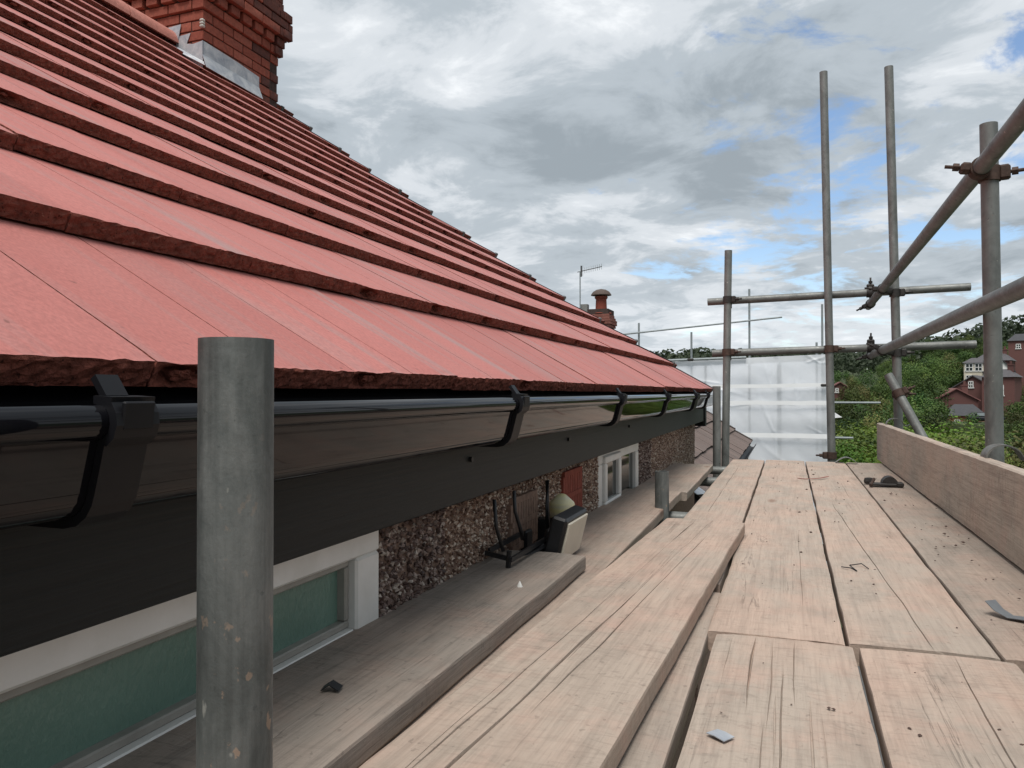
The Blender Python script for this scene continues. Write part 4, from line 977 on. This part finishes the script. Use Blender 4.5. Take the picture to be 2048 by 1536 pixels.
# third house behind the sheeting
th = thing('brick_house', (-5, 26, -7.5), 'brick house mostly hidden behind the white sheeting, its chimney rising above our roof', 'house')
m = MB(); m.box((-5.2, 25.2, -3.6), (8, 8, 7.6)); obj('wall', m.mesh('wall', M['brick_n']), th)
m = MB(); m.add([(-9.6, 21, .1), (-.9, 21, .1), (-.9, 29.4, .1), (-9.6, 29.4, .1), (-5.2, 21, 1.15), (-5.2, 29.4, 1.15)], [(0, 1, 4), (1, 2, 5, 4), (2, 3, 5), (3, 0, 4, 5), (0, 3, 2, 1)]); obj('roof', m.mesh('roof', M['old_tile']), th)
HX, HY = -5.25, 21.9
m = MB(); m.box((HX, HY, 1.55), (.78, .78, 1.7)); ch3 = obj('chimney', m.mesh('chimney', M['mortar_dark']), th, label='weathered brick chimney with mushroom cowl')
n3 = [brick_mesh(.215, 70 + s, M['brick_n']) for s in range(3)]
def ring3(z, off):
    h = .40 + off; s0 = br.uniform(-.05, .05)
    for i in range(4):
        p = -h + .11 + i * .2 * (h / .4)
        obj('brick', br.choice(n3), ch3, Matrix.Translation((HX + h - .05, HY + p, z)) @ Matrix.Rotation(math.pi / 2, 4, 'Z'))
        obj('brick', br.choice(n3), ch3, Matrix.Translation((HX + p, HY - h + .05, z)))
for i in range(15): ring3(1.15 + i * BP, .07 if i in (11, 12) else (.035 if i in (10, 13) else 0))
m = MB(); m.lathe((HX + .12, HY - .1, 2.28), [(.32, 0), (.25, .05), (.17, .06), (.155, .42), (.19, .46), (.19, .50), (.12, .52), (.12, .60)], 20); obj('chimney_pot', m.mesh('chimney_pot', M['terracotta'], 'auto'), ch3)
m = MB(); m.lathe((HX + .12, HY - .1, 2.82), [(.30, 0), (.29, .03), (.24, .10), (.14, .16), (.02, .185)], 24); obj('mushroom_cowl', m.mesh('mushroom_cowl', plain('dark clay cowl', (.085, .06, .05), .8), 'auto'), ch3)
m = MB(); m.box((HX - .33, HY - .3, 2.42), (.22, .2, .26)); obj('chimney_pot', m.mesh('chimney_pot', plain('grey pot', (.2, .2, .19), .8)), ch3)
ae = thing('television_aerial', (HX - .46, HY - .35, 2.2), 'television aerial on a pole beside the mushroom cowl chimney', 'aerial')
bx, by = HX - .42, HY - .45
m = MB(); m.tube((bx, by, 1.6), (bx, by, 3.50), .018, 8); obj('mast', m.mesh('mast', M['steel_far']), ae)
m = MB(); p0 = Vector((bx - .08, by, 3.48)); p1 = Vector((bx + .62, by + .1, 3.62)); m.tube(p0, p1, .011, 8); obj('boom', m.mesh('boom', M['iron']), ae)
for i in range(10):
    p = p0.lerp(p1, .22 + .085 * i); m = MB(); hgt = .085 if i else .15; m.tube(p - Z_ * hgt, p + Z_ * hgt, .0055, 6); obj('element', m.mesh('element', M['steel_far']), ae)
m = MB(); m.box(p0.lerp(p1, .16), (.04, .02, .32)); obj('reflector', m.mesh('reflector', M['iron']), ae)

# ================================================================== trees
def leaf_mat(name, a, b, c):
    t = NT(name); at = t.n('ShaderNodeAttribute', attribute_name='rnd')
    col = t.ramp(at.outputs['Fac'], [(0, a), (.6, b), (1, c)])
    hs = t.n('ShaderNodeHueSaturation'); t.l(col, hs.inputs['Color']); t.l(t.math('ADD', .465, t.math('MULTIPLY', t.oi.outputs['Random'], .055)), hs.inputs['Hue']); t.l(t.math('ADD', .6, t.math('FRACT', t.math('MULTIPLY', t.oi.outputs['Random'], 7.31))), hs.inputs['Value'])
    t.fin(hs.outputs[0], .6, None, 0, .25)
    tl = t.n('ShaderNodeBsdfTranslucent'); t.l(hs.outputs[0], tl.inputs[0]); mx = t.n('ShaderNodeMixShader'); mx.inputs[0].default_value = .25
    t.l(t.b.outputs[0], mx.inputs[1]); t.l(tl.outputs[0], mx.inputs[2]); t.l(mx.outputs[0], t.o.inputs[0]); return t.m
M['leaf'] = leaf_mat('dark leaves', (.018, .040, .010), (.058, .105, .024), (.155, .20, .055))
M['leaf_b'] = leaf_mat('bright leaves', (.040, .085, .010), (.080, .150, .020), (.15, .22, .045))
M['leaf_o'] = leaf_mat('olive leaves', (.035, .042, .012), (.095, .10, .030), (.20, .19, .07))
M['bark'] = plain('bark', (.06, .048, .038), .95, 0, .1, 12, .5, .6, .03)
def make_tree(seed, H, Rr, leafsize, nclump, nleaf, base=.25):
    r = random.Random(seed); cr_ = MB(); tk = MB()
    tk.path([(0, 0, -.4), (.1 * r.uniform(-1, 1), .1, H * .3), (.2 * r.uniform(-1, 1), .15 * r.uniform(-1, 1), H * .62), (0, .1, H * .85)], [H * .028, H * .022, H * .013, H * .004], 8)
    for _ in range(nclump):
        u = r.uniform(-1, 1); a = r.uniform(0, 6.283); sh = (r.random() ** .45)
        fz = .5 + .5 * u; rad = Rr * math.sqrt(max(0, 1 - (u * .92) ** 2)) * sh * (1.05 - .25 * max(0, u))
        c = Vector((rad * math.cos(a), rad * math.sin(a), H * base + H * (1 - base) * (.5 + .5 * u * sh ** .5) ))
        cs = Rr * r.uniform(.24, .42); tone = r.random() * .7
        if r.random() < .22: tk.path([(0, 0, H * base + (c.z - H * base) * .35), c * .6 + Vector((0, 0, c.z * .28)), c], [H * .010, H * .006, H * .002], 5)
        for _ in range(nleaf):
            d = Vector((r.gauss(0, 1), r.gauss(0, 1), r.gauss(0, .8))); d = d.normalized() * (r.random() ** .28); p = c + d * cs
            nn = (d + Vector((r.uniform(-.5, .5), r.uniform(-.5, .5), r.uniform(-.1, .6)))).normalized(); q = nn.to_track_quat('Z', 'Y'); s = leafsize * r.uniform(.6, 1.4); an = r.uniform(0, 6.28)
            P = [q @ (Matrix.Rotation(an, 3, 'Z') @ Vector(x)) for x in ((-s, -s * .55, 0), (s * .2, -s * .75, s * .15), (s, 0, -s * .2), (s * .2, s * .75, s * .15), (-s, s * .55, 0))]
            cr_.add([p + x for x in P], [(0, 1, 2, 3, 4)], 0, min(1, tone + r.random() * .4))
    return cr_, tk
def tree_proto(seed, H, Rr, ls, nc, nl, mk, base=.25):
    a, b = make_tree(seed, H, Rr, ls, nc, nl, base); return a.mesh('crown', M[mk], False, False), b.mesh('trunk', M['bark'], True, False)
TP = {'d1': tree_proto(1, 12, 4.2, .105, 42, 330, 'leaf', .16), 'd2': tree_proto(2, 11, 4.8, .105, 44, 330, 'leaf', .14), 'd3': tree_proto(3, 14, 4.2, .11, 42, 330, 'leaf', .2),
      'o1': tree_proto(4, 11, 4.5, .105, 42, 320, 'leaf_o', .14), 'b1': tree_proto(5, 5, 2.6, .055, 46, 400, 'leaf_b', .1), 'b2': tree_proto(6, 4.6, 2.9, .055, 46, 400, 'leaf_b', .1), 's1': tree_proto(7, 4.5, 2.6, .055, 46, 380, 'leaf', .1), 's2': tree_proto(8, 4.5, 2.6, .055, 46, 380, 'leaf_o', .1)}
tg = random.Random(77)
def tree(kind, az, dist, top=None, label=None, group=None, name='tree', wide=1.0):
    p = pol(az, dist); cm, tm = TP[kind]; H = max(v_.co.z for v_ in cm.vertices)
    sc = 1.0 if top is None else max(.4, (top - p.z) / H)
    o = bpy.data.objects.new(name, None); COL.objects.link(o); o.location = p; o.rotation_euler = (0, 0, tg.uniform(0, 6.28)); w = sc * tg.uniform(.9, 1.15) * wide; o.scale = (w, w, sc)
    tag(o, label, 'bush' if name == 'bush' else 'tree', group)
    for nm, me in (('crown', cm), ('trunk', tm)):
        c = bpy.data.objects.new(nm, me); COL.objects.link(c); c.parent = o
    return o
# az of a picture column u: atan((u-1024)/1530) - 19.9 deg
def AZ(u): return math.degrees(math.atan((u - 1024) / 1530)) - 19.9
def TOP(v, u, dist): return (784.5 - v) / 1530 * dist * math.cos(R(AZ(u) + 19.9))
SH = [('b1', 1705, 872, 26, 'bright green bush low beside the foot of the thin upright'), ('b2', 1745, 858, 29, 'light green bush between the thin upright and the toe board end'), ('s1', 1688, 850, 31, 'dark green bush close behind the white sheeting edge'),
      ('b1', 1790, 835, 33, 'light green bush behind the tall upright'), ('b2', 1868, 832, 32, 'brightest green bush beside the slanting brace'), ('b1', 1905, 852, 28, 'bright green bush right of the slanting brace'), ('s2', 1962, 862, 26, 'brownish bush just left of the thick upright'),
      ('s1', 1940, 845, 38, 'dark bush below the orange brick wall'), ('s2', 2040, 850, 30, 'olive bush at the right edge beyond the thick upright'), ('b2', 1830, 868, 24, 'green bush hidden partly by the brace and toe board'), ('b1', 1722, 838, 42, 'mid green bush behind the lower bright ones')]
for k, u, v, d, lb in SH: tree(k, AZ(u), d, TOP(v, u, d), lb, 'bushes beyond the deck', 'bush', 1.0)
TG = 'broadleaf trees in the valley'
BT = [('d1', 1684, 738, 165), ('o1', 1712, 748, 150), ('d2', 1742, 733, 170), ('d3', 1772, 740, 160), ('d1', 1800, 728, 175), ('d2', 1824, 716, 160), ('d3', 1856, 712, 150), ('d2', 1880, 730, 165), ('o1', 1902, 703, 178), ('d1', 1848, 748, 130), ('d2', 1872, 762, 128),
      ('o1', 1728, 768, 125), ('d1', 1760, 762, 130), ('d3', 1694, 772, 120), ('d2', 1795, 766, 122), ('d1', 1822, 774, 112), ('d2', 1850, 788, 105), ('d1', 1876, 798, 104), ('o1', 1748, 792, 100), ('d3', 1712, 800, 96), ('d2', 1782, 796, 96), ('d1', 1680, 806, 88), ('d2', 1812, 806, 92), ('d1', 1842, 818, 86),
      ('d2', 1735, 820, 80), ('o1', 1770, 824, 78), ('d1', 1698, 832, 74), ('d2', 1866, 826, 84), ('d1', 1800, 832, 74), ('d2', 2042, 760, 150), ('d1', 2030, 800, 120), ('o1', 2056, 790, 110), ('d1', 2090, 780, 120), ('d2', 2130, 770, 110), ('d1', 2180, 770, 100), ('d3', 1962, 822, 112), ('d2', 1985, 836, 100), ('d1', 2020, 836, 96)]
def where(u, v):
    h = 'between the sheeting and the tall upright' if u < 1790 else ('behind the slanting brace' if u < 1865 else ('left of the brick houses' if u < 1930 else 'beyond the thick upright'))
    return h, ('at the back' if v < 745 else 'halfway down' if v < 790 else 'low in front')
seen = {}
for i, (k, u, v, d) in enumerate(BT):
    h, lv = where(u, v); lb = ('olive' if k == 'o1' else 'dark green') + ' broadleaf tree ' + h + ', ' + lv
    tree(k, AZ(u), d, TOP(v, u, d), lb, TG, 'tree', .82)
FT = [('d3', 1868, 676, 250), ('d1', 1890, 684, 235), ('d2', 1915, 672, 245), ('d3', 1935, 668, 240), ('d1', 1955, 674, 225), ('d2', 1975, 666, 235), ('d3', 1988, 672, 215), ('d1', 1845, 690, 270), ('d2', 1825, 700, 280), ('d2', 1900, 700, 190), ('d1', 1930, 700, 185), ('d3', 1960, 705, 180),
      ('d1', 2005, 690, 210), ('d2', 2020, 700, 200), ('d2', 1870, 708, 200), ('d1', 1985, 712, 172), ('d1', 1810, 712, 240), ('d2', 1785, 716, 230), ('d1', 1850, 715, 180), ('d3', 1915, 716, 165)]
for k, u, v, d in FT: tree(k, AZ(u), d, TOP(v, u, d), 'tall dark tree on the skyline behind the brick houses', 'skyline trees', 'tree', 1.15)
# far woods on the hills, read as one mass
wd = MB(); wr = random.Random(21)
for _ in range(1500):
    az = wr.uniform(-16, 22); d = wr.uniform(260, 640); p = pol(az, d); H = wr.uniform(7, 12); Rr = wr.uniform(3.5, 6); tone = wr.random() * .5
    for _ in range(60):
        u = wr.uniform(-.3, 1); a = wr.uniform(0, 6.28); rad = Rr * math.sqrt(max(0, 1 - u * u)); c = p + Vector((rad * math.cos(a), rad * math.sin(a), H * (.5 + .5 * u))); s = wr.uniform(.3, .65)
        nn = Vector((math.cos(a), math.sin(a), u + wr.uniform(-.3, .8))).normalized(); q = nn.to_track_quat('Z', 'Y')
        wd.add([c + q @ Vector(x) for x in ((-s, -s, 0), (s, -s * .8, .2), (s * .8, s, 0), (-s, s * .9, .3))], [(0, 1, 2, 3)], 0, tone + wr.random() * .3)
M['leaf_far'] = leaf_mat('far woods', (.03, .05, .03), (.045, .07, .038), (.06, .085, .045))
obj('far_wood', wd.mesh('far_wood', M['leaf_far'], False, False), label='distant dark wood covering the hills', cat='wood', kind='stuff')

# ================================================================== brick houses across the valley
M['brick_far'] = brick_mat('far brick', (.115, .056, .051), (.15, .073, .066)); M['brick_orange'] = brick_mat('orange brick', (.30, .125, .08), (.34, .15, .10))
M['slate'] = plain('slate roof', (.085, .08, .085), .7, 0, .4, 3, .3, .2); M['slate_d'] = plain('dark slate', (.05, .05, .055), .6, 0, .4, 3, .3, .2)
M['redroof'] = plain('red clay roof', (.19, .085, .08), .85, 0, .3, 3, .3, .2); M['white'] = plain('white paint', (.72, .72, .70), .6, 0, .3, 5, .1); M['cream'] = plain('cream render', (.55, .50, .40), .85, 0, .2, 3, .15)
def far_house(u, v_base, d, w, dep, h, rise, face, wallm, roofm, label, wins=(), chim=True, gable=True):
    """gable (or eaves) front turned towards the viewer; wins: (x fraction, z, w, h)"""
    az = AZ(u); p = pol(az, d); zb = TOP(v_base, u, d); p.z = zb
    o = bpy.data.objects.new('brick_house', None); COL.objects.link(o); o.location = p; o.rotation_euler = (0, 0, R(-az + face)); tag(o, label, 'house', 'brick houses across the valley')
    q = MB(); q.box((0, dep / 2, h / 2 - 4), (w, dep, h + 8))
    if gable: q.add([(-w / 2, 0, h), (w / 2, 0, h), (0, 0, h + rise), (-w / 2, dep, h), (w / 2, dep, h), (0, dep, h + rise)], [(0, 1, 2), (3, 5, 4)])
    obj('wall', q.mesh('wall', M[wallm], recalc=False), o)
    q = MB(); e = .3; t_ = .16
    if gable:
        for s in (-1, 1):
            a, b = Vector((s * (w / 2 + e), -e, h - e * rise / (w / 2))), Vector((0, -e, h + rise + .02)); D_ = Vector((0, dep + 2 * e, 0)); U_ = Vector((0, 0, t_))
            q.add([a, b, b + D_, a + D_, a + U_, b + U_, b + D_ + U_, a + D_ + U_], [(0, 1, 2, 3), (4, 5, 6, 7), (0, 1, 5, 4), (1, 2, 6, 5), (2, 3, 7, 6), (3, 0, 4, 7)])
    else:
        q.add([(-w / 2 - e, -e, h), (w / 2 + e, -e, h), (w / 2 + e, dep + e, h), (-w / 2 - e, dep + e, h), (-w / 2 + 1.2, dep / 2, h + rise), (w / 2 - 1.2, dep / 2, h + rise)], [(0, 1, 5, 4), (2, 3, 4, 5), (1, 2, 5), (3, 0, 4), (0, 3, 2, 1)])
    rf = obj('roof', q.mesh('roof', M[roofm]), o)
    if chim:
        q = MB(); q.box((w * .28, dep * .5, h + rise * .75), (.8, .8, 1.9)); q.box((w * .28, dep * .5, h + rise * .75 + .98), (.95, .95, .16)); q.tube((w * .28, dep * .5, h + rise * .75 + 1.05), (w * .28, dep * .5, h + rise * .75 + 1.6), .17, 8)
        obj('chimney', q.mesh('chimney', M[wallm]), rf)
    for fx, wz, ww, wh in wins:
        x = fx * w - w / 2; q = MB()
        for (cx_, cz_, sx_, sz_) in ((x, wz + wh / 2 - .06, ww, .12), (x, wz - wh / 2 + .08, ww + .2, .16), (x - ww / 2 + .06, wz, .12, wh), (x + ww / 2 - .06, wz, .12, wh), (x, wz, .1, wh), (x, wz, ww, .1)): q.box((cx_, -.05, cz_), (sx_, .14, sz_))
        wn = obj('window', q.mesh('window', M['white'], recalc=False), o)
        q = MB(); q.box((x, -.01, wz), (ww - .1, .06, wh - .1)); obj('pane', q.mesh('pane', M['glass']), wn)
    return o
far_house(1946, 822, 146, 5.8, 9, 3.8, 1.9, -12, 'brick_far', 'slate', 'maroon brick gable end with one white window near its peak', [(.45, 4.3, .75, 1.2)])
far_house(1913, 822, 128, 5.4, 7, 1.6, 1.55, 8, 'brick_far', 'redroof', 'lower brick gable with dark barge boards left of the others', [])
far_house(1930, 860, 118, 4.6, 5, 1.9, 1.5, 4, 'brick_orange', 'slate_d', 'small orange brick outbuilding with dark slate roof', [(.3, 1.0, .7, .8)], False, False)
far_house(1948, 757, 160, 3.1, 5, 2.8, 1.0, 0, 'cream', 'slate', 'cream bay fronted house with two upstairs windows', [(.27, 2.0, 1.2, 1.5), (.73, 2.0, 1.2, 1.5), (.25, .1, 1.0, 1.1), (.8, -.1, .9, 1.1)], False, False)
far_house(1984, 768, 166, 5.6, 7, 4.3, 1.5, -8, 'brick_far', 'slate', 'tall brick house with hipped slate roof behind the cream one', [(.35, 2.9, .9, 1.3)], True, False)
far_house(1996, 800, 142, 4.4, 6, 3.6, 1.3, -10, 'brick_far', 'slate', 'brick house half hidden by the thick upright', [(.2, 1.5, .5, 1.8), (.6, 1.5, .7, 1.8)], True, False)
far_house(2004, 760, 158, 3.6, 4, 1.6, 1.8, 20, 'white', 'slate_d', 'white rendered gable beside the thick upright', [], False)
far_house(2046, 712, 190, 5.0, 6, 3.2, 1.6, 0, 'brick_far', 'slate_d', 'dark house high at the right edge of the view', [(.35, 2.0, .9, 1.1)], False, False)
far_house(1680, 792, 150, 2.6, 4, 1.6, .8, 5, 'brick_far', 'redroof', 'red brick house glimpsed between trees by the sheeting', [(.3, 1.0, .6, .9)], False)
# parked car by the houses
pc = thing('parked_car', pol(AZ(1972), 112), 'dark parked car with a bright windscreen by the thick upright', 'car')
p = Vector(pc.location); p.z = TOP(846, 1972, 112); pc.location = p; INV[pc.name] = Matrix()
m = MB(); m.box((0, 0, .55), (4.0, 1.7, .6), bev=.18); m.box((-.1, 0, 1.05), (2.2, 1.45, .55), bev=.22); obj('body', m.mesh('body', plain('dark car paint', (.02, .022, .026), .2), 'auto'), pc)
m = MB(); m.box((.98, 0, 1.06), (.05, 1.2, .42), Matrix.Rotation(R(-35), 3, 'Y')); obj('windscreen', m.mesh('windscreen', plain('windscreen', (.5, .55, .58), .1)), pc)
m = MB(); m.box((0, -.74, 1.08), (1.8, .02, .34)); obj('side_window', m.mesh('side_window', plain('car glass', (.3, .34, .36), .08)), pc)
for x in (-1.25, 1.25):
    for y in (-.8, .8): m = MB(); m.tube((x, y - .1, .32), (x, y + .1, .32), .32, 14); obj('wheel', m.mesh('wheel', M['black'], 'auto'), pc)
pc.rotation_euler = (0, 0, R(-14)); 
m = MB(); c_ = Vector(pc.location); m.box((c_.x, c_.y + 1, c_.z - 3.02), (14, 9, 6)); obj('terrace', m.mesh('terrace', M['grass']), kind='structure')
